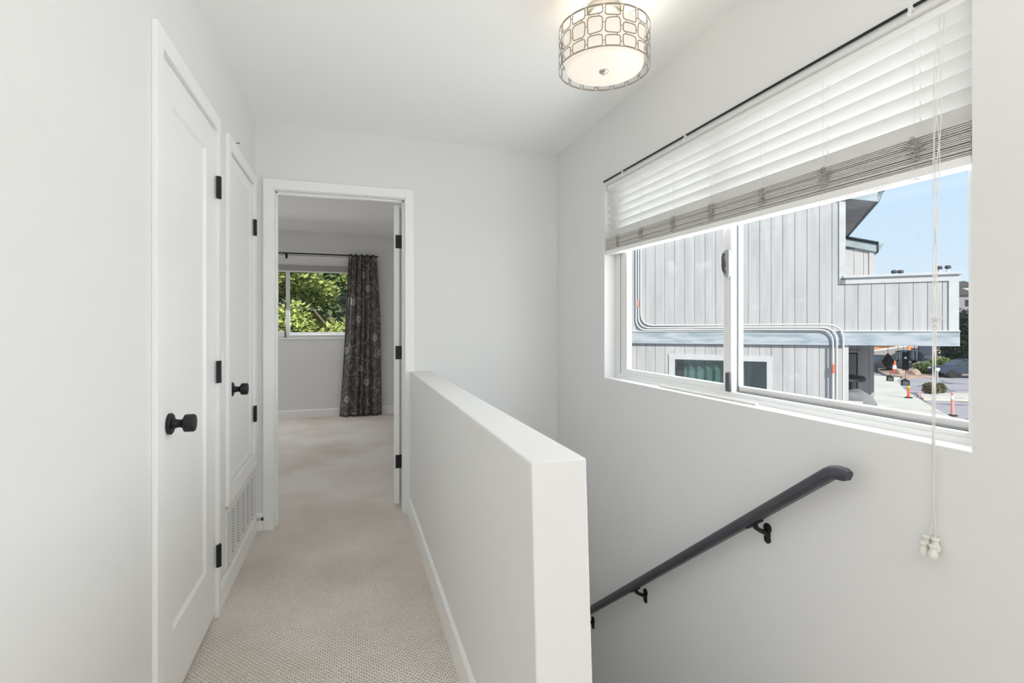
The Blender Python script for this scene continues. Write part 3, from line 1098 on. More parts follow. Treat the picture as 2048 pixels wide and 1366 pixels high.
for n_, yy in enumerate(LAD):
    mb = MB()
    zt_, zs_ = 2.004, 1.727 + tilt(yy)
    mb.tube([(XR + 0.0085, yy, zt_), (XR + 0.0085, yy, zs_)], 0.0008, 6)
    for k in range(6):
        z_ = zt_ - 0.034 - k * 0.0408
        mb.tube([(XR + 0.011, yy - 0.014, z_), (XR + 0.009, yy - 0.017, z_ - 0.010), (XR + 0.012, yy - 0.019, z_ - 0.016)], 0.0013, 6)
    put(mb.build('ladder_cord', M['cord'], smooth=True), bl1)
    mb = MB()
    rr = random.Random(40 + n_)
    for q in range(4):
        pts = []
        zz = zs_ - 0.004
        for i in range(22):
            t = i / 21
            pts.append((XR + 0.0055 - abs(rr.gauss(0, 0.0022)), yy - 0.004 + rr.gauss(0, 0.0105), zz - 0.058 * t + rr.gauss(0, 0.004)))
        mb.tube(pts, 0.0012, 5)
    put(mb.build('cord_bunch', M['bunch'], smooth=True), bl1)
    mb = MB()
    zr = rail_bottom(yy)
    mb.lathe([(0.007, 0), (0.007, 0.002), (0.004, 0.004)], (XR + 0.020, yy, zr), (0, 0, -1), 12)
    pts = [(XR + 0.0045, yy + 0.006, zr + 0.030)] + [(XR + 0.006 + 0.012 * (i / 10), yy - 0.003 + 0.016 * math.sin(i / 10 * math.pi), zr + 0.022 - 0.032 * math.sin(i / 10 * math.pi * 0.9)) for i in range(11)]
    mb.tube(pts, 0.0011, 6)
    put(mb.build('cord_button', M['cord'], smooth=True), bl1)
# two warning labels under the bottom rail
for (yl, ln) in ((1.165, 0.075), (1.060, 0.075)):
    zr0, zr1 = rail_bottom(yl - ln / 2), rail_bottom(yl + ln / 2)
    mb = MB()
    mb.hexa([(XR + 0.012, yl - ln / 2, zr0 - 0.0012), (XR + 0.040, yl - ln / 2, zr0 - 0.0012), (XR + 0.040, yl + ln / 2, zr1 - 0.0012), (XR + 0.012, yl + ln / 2, zr1 - 0.0012),
             (XR + 0.012, yl - ln / 2, zr0 + 0.0006), (XR + 0.040, yl - ln / 2, zr0 + 0.0006), (XR + 0.040, yl + ln / 2, zr1 + 0.0006), (XR + 0.012, yl + ln / 2, zr1 + 0.0006)])
    lb = put(mb.build('warning_label', M['label_white']), bl1)
    lb['label'] = 'small red and white warning label'
    mb = MB()
    sl = (zr1 - zr0) / ln
    def lpt(x, y, dz): return (x, y, zr0 + sl * (y - yl + ln / 2) - dz)
    def lbox(xa, xb, ya, yb):
        mb.add([lpt(xa, ya, 0.0015), lpt(xb, ya, 0.0015), lpt(xb, yb, 0.0015), lpt(xa, yb, 0.0015)], [(0, 1, 2, 3)])
    lbox(XR + 0.013, XR + 0.016, yl - 0.034, yl + 0.034)
    lbox(XR + 0.036, XR + 0.039, yl - 0.034, yl + 0.034)
    lbox(XR + 0.013, XR + 0.039, yl - 0.036, yl - 0.034)
    lbox(XR + 0.013, XR + 0.039, yl + 0.034, yl + 0.036)
    mb.add([lpt(XR + 0.020, yl + 0.027, 0.0015), lpt(XR + 0.032, yl + 0.030, 0.0015), lpt(XR + 0.032, yl + 0.020, 0.0015)], [(0, 1, 2)])
    lo = put(mb.build('label_print', M['label_red']), lb)
# lift cords, knot and tassels
CY = 0.893
mb = MB()
rc = random.Random(9)
for q in range(4):
    pts = []
    ph = q * math.pi / 2
    top, bot = 2.004, 0.676
    for i in range(64):
        t = i / 63
        z = top + (bot - top) * t
        am = 0.006 * (1 - t) + 0.0018 + (0.005 * math.sin(math.pi * min(1, t / 0.35)) if q in (0, 3) else 0)
        if t > 0.93:
            am = 0.0022 + (t - 0.93) / 0.07 * 0.009
        if 0.40 < t < 0.44:
            am *= 0.4
        x = XR - 0.012 + 0.022 * max(0, 1 - t * 6) + 0.35 * am * math.sin(ph + t * 15)
        y = CY + 0.010 * t + am * math.cos(ph + t * 15)
        pts.append((x, y, z))
    mb.tube(pts, 0.0011, 6)
# knot with short loose ends
pts = [(XR - 0.012 + 0.006 * math.sin(a * 2.1), CY + 0.004 + 0.007 * math.cos(a * 1.7), 1.232 + 0.012 * math.sin(a)) for a in [i * 0.45 for i in range(28)]]
mb.tube(pts, 0.0016, 6)
mb.tube([(XR - 0.012, CY + 0.004, 1.235), (XR - 0.014, CY + 0.012, 1.243), (XR - 0.014, CY + 0.016, 1.252)], 0.0022, 6)
mb.tube([(XR - 0.012, CY + 0.004, 1.235), (XR - 0.016, CY - 0.010, 1.243), (XR - 0.018, CY - 0.016, 1.241)], 0.0022, 6)
put(mb.build('lift_cord', M['cord'], smooth=True), bl1)
for (dy, dx, dz) in ((0.014, -0.030, -0.002), (-0.011, -0.032, 0.0), (0.019, -0.013, 0.010), (-0.003, -0.013, 0.012)):
    mb = MB()
    prof_t = [(a_ * 0.9, b_ * 0.9) for (a_, b_) in [(0.0090, 0), (0.0102, 0.0025), (0.0095, 0.005), (0.0070, 0.010), (0.0080, 0.015), (0.0118, 0.024), (0.0122, 0.030), (0.0100, 0.0355), (0.004, 0.0375)]]
    mb.lathe(prof_t, (XR + dx, CY + 0.006 + dy * 0.9, 0.681 + dz), (0, 0, -1), 18)
    put(mb.build('tassel', M['tassel'], smooth=True), bl1)

# thin black tension rod with clear hooks along the top of the opening
rod1 = thing('tension_rod', 'thin black rod along the top of the stair window opening', 'rod', (XR, 1.74, 2.05))
mb = MB()
mb.tube([(XR - 0.006, WY0 + 0.0, 2.054), (XR - 0.006, WY1, 2.054)], 0.0042, 10)
put(mb.build('rod', M['rod'], smooth=True), rod1)
for yy in (2.44, 1.90, 0.958):
    mb = MB()
    mb.box(XR - 0.0115, XR, yy - 0.006, yy + 0.006, 2.044, 2.064)
    mb.tube([(XR - 0.009, yy, 2.046), (XR - 0.011, yy, 2.036), (XR - 0.014, yy, 2.030), (XR - 0.018, yy, 2.032), (XR - 0.019, yy, 2.038)], 0.003, 8)
    put(mb.build('hook', M['clear'], bevel=0.001), rod1)

# loose tilt wand lying on the sill
mb = MB()
mb.tube([(XR + 0.045, 1.545, WZ0 + 0.0105), (XR + 0.042, 1.86, WZ0 + 0.0105), (XR + 0.043, 2.165, WZ0 + 0.0105)], 0.0060, 12)
tag(mb.build('blind_wand', M['cord'], smooth=True), 'loose white blind wand lying on the stair window sill', 'wand')

# ------------------------------------------------------------------ handrail
hr = thing('handrail', 'dark charcoal handrail sloping down the stair wall', 'handrail', (XR, 1.9, 0.2))
RX = 1.345
prof = [(-0.016, -0.024), (0.016, -0.024), (0.018, -0.019), (0.018, -0.014), (0.0225, -0.009), (0.0235, 0.004), (0.020, 0.016), (0.012, 0.0225), (0.0, 0.0245),
        (-0.012, 0.0225), (-0.020, 0.016), (-0.0235, 0.004), (-0.0225, -0.009), (-0.018, -0.014), (-0.018, -0.019)]
slope = -0.786
def rail_line(y): return 0.798 + slope * (y - 1.130)
prof = [(a_ * 0.84, b_ * 0.80) for (a_, b_) in prof]
path = [(1.090, 0.797), (1.098, 0.799), (1.122, 0.799), (1.140, 0.795), (1.154, 0.787), (1.164, 0.7785)]
path += [(y, 0.777 + slope * (y - 1.166)) for y in (1.185, 1.4, 1.8, 2.2, 2.6, 3.0, 3.28)]
mb = MB()
rings = []
k = len(path)
for i, (y, z) in enumerate(path):
    y0, z0 = path[max(i - 1, 0)]
    y1, z1 = path[min(i + 1, k - 1)]
    t = math.hypot(y1 - y0, z1 - z0)
    ty, tz = (y1 - y0) / t, (z1 - z0) / t
    s_ = 1.0
    if i == 0: s_ = 0.74
    if i == 1: s_ = 0.93
    rings.append([(RX + p[0] * s_, y - tz * p[1] * s_, z + ty * p[1] * s_) for p in prof])
n = len(prof)
vs = [q for r_ in rings for q in r_]
fs = [(i * n + j, i * n + (j + 1) % n, (i + 1) * n + (j + 1) % n, (i + 1) * n + j) for i in range(k - 1) for j in range(n)]
fs += [tuple(range(n))[::-1], tuple(range((k - 1) * n, k * n))]
mb.add(vs, fs)
put(mb.build('rail', M['rail'], smooth=True, angle=38), hr)
for yb_ in (1.445, 2.225, 2.80):
    zr = 0.777 + slope * (yb_ - 1.166) - 0.0255
    mb = MB()
    # saddle under the rail, curved arm, long wall plate
    sa = 0.030
    mb.hexa([(RX - 0.010, yb_ - sa, zr - slope * sa - 0.006), (RX + 0.010, yb_ - sa, zr - slope * sa - 0.006), (RX + 0.010, yb_ + sa, zr + slope * sa - 0.006), (RX - 0.010, yb_ + sa, zr + slope * sa - 0.006),
             (RX - 0.010, yb_ - sa, zr - slope * sa + 0.003), (RX + 0.010, yb_ - sa, zr - slope * sa + 0.003), (RX + 0.010, yb_ + sa, zr + slope * sa + 0.003), (RX - 0.010, yb_ + sa, zr + slope * sa + 0.003)])
    mb.tube([(RX, yb_, zr), (RX + 0.006, yb_, zr - 0.014), (RX + 0.022, yb_, zr - 0.026), (RX + 0.042, yb_, zr - 0.034), (XR - 0.006, yb_, zr - 0.040)],
            [0.011, 0.009, 0.0075, 0.009, 0.012], 12)
    mb.lathe([(0.017, 0), (0.017, 0.005), (0.012, 0.008)], (XR, yb_, zr - 0.022), (-1, 0, 0), 20)
    mb.lathe([(0.014, 0), (0.014, 0.005), (0.010, 0.008)], (XR, yb_, zr - 0.062), (-1, 0, 0), 20)
    mb.box(XR - 0.007, XR, yb_ - 0.012, yb_ + 0.012, zr - 0.062, zr - 0.022)
    put(mb.build('bracket', M['black'], smooth=True), hr)

# ------------------------------------------------------------------ drum ceiling light
LX, LY, LZB, LZT, LR = 0.927, 1.760, 2.200, 2.351, 0.172
cl_ = thing('ceiling_light', 'round semi-flush drum ceiling light with pebble-cell metal lattice', 'lamp', (LX, LY, CZ))
mb = MB()
mb.lathe([(0.064, 0), (0.064, 0.024), (0.058, 0.030), (0.012, 0.032), (0.010, 0.075)], (LX, LY, CZ), (0, 0, -1), 40)
put(mb.build('canopy', M['nickel'], smooth=True), cl_)
mb = MB()
for k in range(3):
    t = 2 * math.pi * k / 3 + 0.8
    mb.tube([(LX, LY, CZ - 0.072), (LX + LR * math.cos(t), LY + LR * math.sin(t), LZT - 0.004)], 0.0028, 8)
put(mb.build('spider', M['nickel'], smooth=True), cl_)
RI = 0.148
mb = MB()
mb.lathe([(RI, 0.135), (RI, 0.012), (RI - 0.004, 0.004), (RI - 0.014, 0.0), (0.06, -0.003), (0.0, -0.004)], (LX, LY, LZB + 0.002), (0, 0, 1), 64, cap=False)
put(mb.build('diffuser', M['lamp'], smooth=True, angle=60), cl_)
mb = MB()
mb.lathe([(0.0185, 0), (0.0185, 0.004), (0.0150, 0.0075), (0.009, 0.009), (0.006, 0.014), (0.0, 0.0155)], (LX, LY, LZB - 0.002), (0, 0, -1), 28)
put(mb.build('finial', M['nickel'], smooth=True), cl_)
def ring_band(z0, z1, r, t=0.0016):
    m_ = MB()
    m_.lathe([(r, z0), (r, z1), (r - t, z1), (r - t, z0), (r, z0)], (LX, LY, 0), (0, 0, 1), 96, cap=False)
    return m_
for (z0, z1) in ((LZB, LZB + 0.0032), (LZT - 0.0032, LZT)):
    put(ring_band(z0, z1, LR).build('rim', M['lattice'], smooth=True), cl_)
mb = MB()
NC = 17
near = math.atan2(-LY, -LX)                    # the gap between two columns faces the hall
colw = 2 * math.pi * LR / NC
Hh = LZT - LZB
def cyl(a, z, r=LR): return Vector((LX + r * math.cos(a / LR), LY + r * math.sin(a / LR), z))
def flat_strip(pts, wd, closed):
    # pts (arc, z) laid on the drum as a thin flat band of width wd
    n_ = len(pts)
    inn, out = [], []
    for i in range(n_):
        if closed:
            a0, a1 = pts[i - 1], pts[(i + 1) % n_]
        else:
            a0, a1 = pts[max(i - 1, 0)], pts[min(i + 1, n_ - 1)]
        t = math.hypot(a1[0] - a0[0], a1[1] - a0[1]) or 1
        nx, nz = -(a1[1] - a0[1]) / t * wd / 2, (a1[0] - a0[0]) / t * wd / 2
        inn.append((pts[i][0] + nx, pts[i][1] + nz))
        out.append((pts[i][0] - nx, pts[i][1] - nz))
    vs = [cyl(*p) for p in inn] + [cyl(*p) for p in out] + [cyl(p[0], p[1], LR - 0.0012) for p in inn] + [cyl(p[0], p[1], LR - 0.0012) for p in out]
    fs = []
    for i in range(n_ if closed else n_ - 1):
        j = (i + 1) % n_
        fs += [(i, j, n_ + j, n_ + i), (2 * n_ + i, 3 * n_ + i, 3 * n_ + j, 2 * n_ + j), (i, 2 * n_ + i, 2 * n_ + j, j), (n_ + i, n_ + j, 3 * n_ + j, 3 * n_ + i)]
    mb.add(vs, fs)
rl = random.Random(11)
patt = [(0.30, 0.41, 0.29), (0.245, 0.44, 0.315), (0.40, 0.275, 0.325), (0.34, 0.29, 0.37)]
gap = 0.0085
for cidx in range(NC):
    ac = near * LR + (cidx + 0.5) * colw
    hs = patt[[1, 2, 0, 3][cidx % 4] if cidx % 5 else 0]
    z = LZB + 0.0005
    cells = []
    for q, h in enumerate(hs[::-1]):
        z0, z1 = z, z + h * Hh
        z = z1
        cells.append((z0 + (gap / 2 if q else 0.001), z1 - (gap / 2 if q < 2 else 0.001)))
    for q, (z0, z1) in enumerate(cells):
        cx_, cz_, hw, hh = ac, (z0 + z1) / 2, colw / 2 - gap / 2, (z1 - z0) / 2
        sk = rl.uniform(-0.10, 0.10)
        sk2 = rl.uniform(-0.08, 0.08)
        pts = []
        for i in range(40):
            t = 2 * math.pi * i / 40
            ct, st = math.cos(t), math.sin(t)
            ex = 0.40
            px = math.copysign(abs(ct) ** ex, ct)
            pz = math.copysign(abs(st) ** ex, st)
            if q == 0 and pz < -0.85: pz = -1.0
            if q == 2 and pz > 0.85: pz = 1.0
            pts.append((cx_ + px * hw * (1 + sk2 * pz) * 0.97, cz_ + pz * hh * (1 + sk * px * (0 if (q == 0 and pz < 0) or (q == 2 and pz > 0) else 1))))
        flat_strip(pts, 0.0036, True)
        if q < 2:
            s2 = rl.choice((-0.55, 0.5))
            flat_strip([(ac + s2 * hw, z1 - 0.001), (ac + s2 * hw, z1 + gap + 0.001)], 0.0026, False)
        zz_ = cz_ + rl.uniform(-0.4, 0.2) * hh
        flat_strip([(ac + hw * 0.95, zz_), (ac + hw + gap * 1.05, zz_)], 0.0024, False)
    for zz_ in (LZB + 0.0035, LZT - 0.0035):
        flat_strip([(ac - hw * 0.8, zz_), (ac, zz_), (ac + hw * 0.8, zz_)], 0.004, False)
put(mb.build('lattice_shade', M['lattice'], smooth=False), cl_)
pd = bpy.data.lights.new('bulb', 'POINT')
pd.energy = 0.8
pd.color = (1.0, 0.88, 0.70)
pd.shadow_soft_size = 0.05
po = bpy.data.objects.new('bulb', pd)
COL.objects.link(po)
po.location = (LX, LY, LZT - 0.02)
put(po, cl_)
#EXTERIOR#
# ------------------------------------------------------------------ the building next door (local frame: x along the facade, y away from us)
PB = Vector((3.74610, 11.82061, 0))
E_, Q_ = Vector((0.714583, -0.699550, 0)), Vector((0.699550, 0.714583, 0))
bld = thing('apartment_building', 'weathered grey siding building with a balcony across from the stair window', 'building', PB, math.atan2(E_.y, E_.x))
def siding_wall(x0, x1, y, z0, z1, holes=(), thick=0.12, phase=0.005, gw=0.010, gd=0.010):
    # vertical grooves every 0.2 m on the face looking at us
    m_ = MB()
    xs = []
    k = math.floor((x0 - phase) / 0.2)
    edges = [x0]
    while True:
        k += 1
        g = phase + 0.2 * k
        if g >= x1 - 0.02: break
        if g > x0 + 0.02:
            edges += [g - gw / 2, g + gw / 2]
    edges.append(x1)
    for i in range(len(edges) - 1):
        groove = i % 2 == 1
        wall_boxes(m_, 'y', y + (gd if groove else 0), y + thick, edges[i], edges[i + 1], z0, z1, holes)
    return m_
siding_wall(0.8, 6.72, 0.0, 1.12, 5.6).build('upper_wall', M['siding'], bld)
siding_wall(0.8, 6.80, 0.02, -3.4, 0.87, [(3.79, 5.55, -0.85, 0.55)]).build('lower_wall', M['siding'], bld)
mb = MB()
mb.box(6.68, 6.80, 0.14, 6.5, -3.4, 0.87)
mb.box(6.60, 6.72, 0.12, 6.5, 0.87, 5.6)
mb.build('side_wall', M['siding'], bld)
mb = MB()
mb.hexa([(0.8, -0.045, 0.835), (8.425, -0.045, 0.882), (8.425, 0.0, 0.882), (0.8, 0.0, 0.835), (0.8, -0.045, 1.085), (8.425, -0.045, 1.128), (8.425, 0.0, 1.128), (0.8, 0.0, 1.085)])
mb.build('band_board', M['band'], bld)
mb = MB()
mb.hexa([(0.8, -0.062, 1.085), (8.43, -0.062, 1.128), (8.43, 0.0, 1.128), (0.8, 0.0, 1.085), (0.8, -0.062, 1.101), (8.43, -0.062, 1.142), (8.43, 0.0, 1.150), (0.8, 0.0, 1.110)])
mb.build('flashing', M['conduit'], bld)
mb = MB()
mb.box(6.715, 6.815, -0.022, 0.10, 1.985, 5.6)
mb.box(6.79, 6.862, -0.004, 0.12, -3.4, 0.87)
mb.build('corner_trim', M['ext_trim'], bld)
# balcony
bal = siding_wall(6.72, 8.415, 0.0, 1.12, 2.09, thick=0.10).build('balcony_wall', M['siding'], bld)
mb = MB()
mb.box(8.315, 8.415, 0.10, 2.4, 1.12, 2.09)
mb.box(6.80, 8.415, 0.0, 2.4, 0.90, 1.125)
mb.build('balcony_floor', M['soffit'], bal)
mb = MB()
mb.box(6.72, 8.285, -0.022, 0.0, 1.985, 2.092)
mb.box(8.285, 8.420, -0.022, 0.0, 1.13, 2.092)
mb.build('balcony_trim', M['ext_trim'], bal)
mb = MB()
mb.box(6.775, 8.47, -0.06, 0.16, 2.092, 2.135)
mb.build('balcony_cap', M['ext_trim'], bal, bevel=0.004)
# lower window with green curtains
mb = MB()
mb.box(3.69, 3.81, -0.004, 0.02, -0.95, 0.635)
mb.box(5.53, 5.63, -0.004, 0.02, -0.95, 0.635)
mb.box(3.81, 5.53, -0.004, 0.02, 0.528, 0.635)
mb.box(3.81, 5.53, -0.004, 0.02, -0.95, -0.85)
wn = mb.build('window', M['ext_trim'], bld)
mb = MB()
mb.box(3.79, 5.55, 0.06, 0.066, -0.86, 0.55)
mb.build('pane', glass_mat('neighbour_glass', 0.16, (0.75, 0.85, 0.84)), wn)
mb = MB()
for i in range(72):
    x0_, x1_ = 3.98 + 1.15 * i / 72, 3.98 + 1.15 * (i + 1) / 72
    f0, f1 = 0.035 * math.sin(i * 0.62 + 0.4 * math.sin(i * 0.13)), 0.035 * math.sin((i + 1) * 0.62 + 0.4 * math.sin((i + 1) * 0.13))
    mb.add([(x0_, 0.16 + f0, -0.9), (x1_, 0.16 + f1, -0.9), (x1_, 0.16 + f1, 0.56), (x0_, 0.16 + f0, 0.56)], [(0, 1, 2, 3)])
mb.build('curtain', M['ext_curtain'], wn, smooth=True)
mb = MB()
mb.box(3.7, 5.7, 0.75, 0.80, -0.95, 0.65)
mb.build('dark_interior', M['dark_glass'], wn)
# conduits: three pipes coming down at the left, running right, and turning down near the corner
def arc_path(pts, r, seg=8):
    out = [Vector(pts[0])]
    for i in range(1, len(pts) - 1):
        p, a, b = Vector(pts[i]), Vector(pts[i - 1]), Vector(pts[i + 1])
        d0, d1 = (a - p).normalized(), (b - p).normalized()
        s, e = p + d0 * r, p + d1 * r
        for k in range(seg + 1):
            t = k / seg
            out.append(s * (1 - t) ** 2 + p * 2 * t * (1 - t) + e * t * t)
    out.append(Vector(pts[-1]))
    return out
for (xl, zl, xr, rr, pr) in ((3.112, 1.232, 6.772, 0.28, 0.0165), (3.062, 1.178, 6.672, 0.26, 0.016), (3.010, 1.136, 6.612, 0.24, 0.016)):
    mb = MB()
    y_ = -0.085
    pth = arc_path([(xl, -0.03, 5.4), (xl, -0.03, zl), (xr - 0.9, y_, zl + 0.018), (xr, y_, zl + 0.018), (xr, y_ + 0.01, -3.0)], rr)
    mb.tube(pth, pr, 10)
    cd = mb.build('conduit', M['conduit'], bld, smooth=True)
mb = MB()
mb.tube([(6.612, -0.078, 0.36), (6.612, -0.078, 0.52)], 0.024, 12)
cpl = mb.build('coupling', M['cond_red'], bld, smooth=True)
cpl['label'] = 'orange coupling on the conduit'
mb = MB()
mb.box(3.040, 3.075, -0.052, -0.03, 1.62, 1.78)
cpl = mb.build('coupling', M['pinkish'], bld)
cpl['label'] = 'faded red mark on the conduit'
# roof overhanging the gable, its lower edge running away from us on the right
mb = MB()
rs_ = -0.235          # fall of the roof towards +x
def rz(x): return 3.42 + rs_ * (x - 7.35)
ys, ye = -0.07, 7.5
mb.hexa([(0.8, ys + 0.03, rz(0.8)), (7.27, ys + 0.03, rz(7.27)), (7.27, ye, rz(7.27)), (0.8, ye, rz(0.8)), (0.8, ys + 0.03, rz(0.8) + 0.02), (7.27, ys + 0.03, rz(7.27) + 0.02), (7.27, ye, rz(7.27) + 0.02), (0.8, ye, rz(0.8) + 0.02)])
rf = mb.build('soffit', M['soffit'], bld)
mb = MB()
mb.hexa([(0.8, ys, rz(0.8) - 0.01), (7.30, ys, rz(7.3) - 0.01), (7.30, ys + 0.03, rz(7.3) - 0.01), (0.8, ys + 0.03, rz(0.8) - 0.01),
         (0.8, ys, rz(0.8) + 0.21), (7.38, ys, rz(7.38) + 0.21), (7.38, ys + 0.03, rz(7.38) + 0.21), (0.8, ys + 0.03, rz(0.8) + 0.21)])
mb.build('fascia', M['teal'], bld)
mb = MB()
mb.hexa([(7.27, ys, rz(7.27) - 0.012), (7.31, ys, rz(7.31) - 0.012), (7.31, ye, rz(7.31) - 0.012), (7.27, ye, rz(7.27) - 0.012),
         (7.30, ys, rz(7.3) + 0.20), (7.38, ys, rz(7.38) + 0.20), (7.38, ye, rz(7.38) + 0.20), (7.30, ye, rz(7.3) + 0.20)])
mb.build('eave_board', M['dark_edge'], bld)
mb = MB()
mb.hexa([(0.8, ys, rz(0.8) + 0.21), (7.40, ys, rz(7.4) + 0.21), (7.40, ye, rz(7.4) + 0.21), (0.8, ye, rz(0.8) + 0.21),
         (0.8, ys, rz(0.8) + 0.25), (7.40, ys, rz(7.4) + 0.25), (7.40, ye, rz(7.4) + 0.25), (0.8, ye, rz(0.8) + 0.25)])
mb.build('roof', M['roof'], bld)
# sunny wing behind the balcony
siding_wall(6.9, 7.86, 4.0, 1.0, 3.13, phase=0.03, gw=0.014).build('wing_wall', M['ext_trim'], bld)
mb = MB()
mb.box(7.74, 7.87, 3.98, 4.0, 1.0, 3.05)
mb.box(7.75, 7.86, 4.12, 6.5, 1.0, 3.05)
mb.build('wing_trim', M['ext_trim'], bld)
mb = MB()
def wz(x): return 3.43 - 0.29 * (x - 7.27)
mb.hexa([(6.8, 3.94, wz(6.8) - 0.235), (7.90, 3.94, wz(7.90) - 0.235), (7.90, 6.5, wz(7.90) - 0.235), (6.8, 6.5, wz(6.8) - 0.235),
         (6.8, 3.94, wz(6.8) - 0.055), (7.90, 3.94, wz(7.90) - 0.055), (7.90, 6.5, wz(7.90) - 0.055), (6.8, 6.5, wz(6.8) - 0.055)])
wf = mb.build('wing_fascia', M['teal'], bld)
mb = MB()
for (dz0, dz1, ov) in ((-0.055, -0.03, 0.02), (-0.022, 0.01, 0.05)):
    mb.hexa([(6.8, 3.94 - ov, wz(6.8) + dz0), (7.92, 3.94 - ov, wz(7.92) + dz0), (7.92, 6.5, wz(7.92) + dz0), (6.8, 6.5, wz(6.8) + dz0),
             (6.8, 3.94 - ov, wz(6.8) + dz1), (7.92, 3.94 - ov, wz(7.92) + dz1), (7.92, 6.5, wz(7.92) + dz1), (6.8, 6.5, wz(6.8) + dz1)])
mb.box(7.895, 7.925, 3.92, 6.5, wz(7.9) - 0.25, wz(7.9) - 0.03)
mb.build('wing_roof', M['dark_edge'], bld)
mb = MB()
mb.prism([(7.925, wz(7.9) - 0.20), (7.97, wz(7.9) - 0.17), (8.03, wz(7.9) - 0.06), (8.04, wz(7.9) - 0.03), (7.925, wz(7.9) - 0.05)], 'y', 3.94, 6.5)
mb.build('gutter', M['teal'], bld)
# recessed entry under the balcony
siding_wall(6.80, 7.47, 1.5, -3.4, 0.90, gw=0.016, phase=0.185).build('entry_wall', M['siding'], bld)
mb = MB()
mb.box(7.35, 7.47, 1.62, 6.5, -3.4, 0.90)
mb.build('entry_side', M['siding'], bld)
mb = MB()
mb.box(6.82, 7.165, 1.478, 1.5, -1.6, 0.645)
mb.box(6.80, 7.25, 1.485, 1.5, 0.72, 0.745)
mb.build('entry_door', M['dark_wall'], bld, bevel=0.006)
mb = MB()
mb.box(7.165, 7.185, 1.488, 1.5, -1.6, 0.668)
mb.box(6.82, 7.185, 1.488, 1.5, 0.645, 0.668)
mb.build('door_gap', M['black_rubber'], bld)
# patio slab
mb = MB()
mb.box(4.5, 8.6, 0.1, 3.0, -3.3, -1.6)
slab_local = mb
po_ = struct('patio', mb, M['concrete'], 'concrete patio beside the grey building, below the balcony', 'patio')
po_.location = PB
po_.rotation_euler = bld.rotation_euler

def at_local(root_name, label, cat, w_, q_, z_, group=None):
    p = PB + E_ * w_ + Q_ * q_
    return thing(root_name, label, cat, (p.x, p.y, z_), bld.rotation_euler.z, group)

# dark flat-topped heater and covered grill on the patio
ht = at_local('patio_heater', 'dark flat-topped patio heater on a post under the balcony', 'heater', 6.93, 0.98, -1.6)
mb = MB()
mb.lathe([(0.30, 1.735), (0.335, 1.755), (0.335, 1.80), (0.30, 1.835), (0.05, 1.87)], (0, 0, 0), (0, 0, 1), 36)
mb.build('hood', M['heater'], ht, smooth=True)
mb = MB()
mb.lathe([(0.055, 0.1), (0.05, 1.735)], (0.06, 0, 0), (0, 0, 1), 18)
mb.build('post', M['heater'], ht, smooth=True)
mb = MB()
mb.lathe([(0.22, 0), (0.22, 0.03), (0.17, 0.12), (0.06, 0.14)], (0.06, 0, 0), (0, 0, 1), 28)
mb.build('base', M['heater'], ht, smooth=True)

cg = at_local('covered_grill', 'grill draped in a loose grey fabric cover on the patio', 'grill', 7.03, 0.42, -1.6)
def drape(w0, w1, d0, d1, h, dip, seed, nx=36, ny=18):
    m_ = MB()
    vs = []
    for j in range(ny + 1):
        for i in range(nx + 1):
            s = -1 + 2 * i / nx
            t = -1 + 2 * j / ny
            r_ = max(abs(s) ** 2.6, abs(t) ** 2.6)
            z = h * (1 - 0.16 * abs(s) ** 2) - dip * r_ ** 2.2
            z += 0.022 * noise.noise(Vector((s * 2.6 + seed, t * 2.6, 0.3))) + 0.03 * noise.noise(Vector((s * 1.2 + seed, t, 3.3)))
            bx = 1 + 0.08 * noise.noise(Vector((s * 3, t * 3, seed + 9.0)))
            vs.append(((w0 + w1) / 2 + s * (w1 - w0) / 2 * bx, (d0 + d1) / 2 + t * (d1 - d0) / 2 * bx, z))
    fs = [(j * (nx + 1) + i, j * (nx + 1) + i + 1, (j + 1) * (nx + 1) + i + 1, (j + 1) * (nx + 1) + i) for j in range(ny) for i in range(nx)]
    m_.add(vs, fs)
    return m_
o = drape(-0.40, 0.42, -0.30, 0.30, 1.62, 0.62, 2.0).build('cover', M['cover'], cg, smooth=True, angle=180)
mb = MB()
mb.box(-0.40, 0.06, -0.345, -0.31, 1.33, 1.45)
put(mb.build('towel', M['cushion'], bevel=0.02, seg=3), cg)
bpy.data.objects['towel'].matrix_parent_inverse = Matrix.Identity(4)
mb = MB()
for sx_ in (-0.32, 0.32):
    for sy_ in (-0.2, 0.2):
        mb2 = MB()
        mb2.box(sx_ - 0.02, sx_ + 0.02, sy_ - 0.02, sy_ + 0.02, 0, 1.0)
        mb2.build('leg', M['heater'], cg)
mb = MB()
mb.box(-0.36, 0.36, -0.24, 0.24, 0.9, 1.3)
mb.build('firebox', M['heater'], cg, bevel=0.03)
cb = at_local('storage_bin', 'low bin under a crumpled grey sheet in front of the covered grill', 'bin', 7.30, -0.42, -1.6)
drape(-0.55, 0.34, -0.22, 0.22, 1.42, 0.42, 5.0).build('sheet', M['car2'], cb, smooth=True, angle=180)
mb = MB()
mb.box(-0.45, 0.24, -0.16, 0.16, 0, 1.05)
mb.build('body', M['heater'], cb, bevel=0.02)

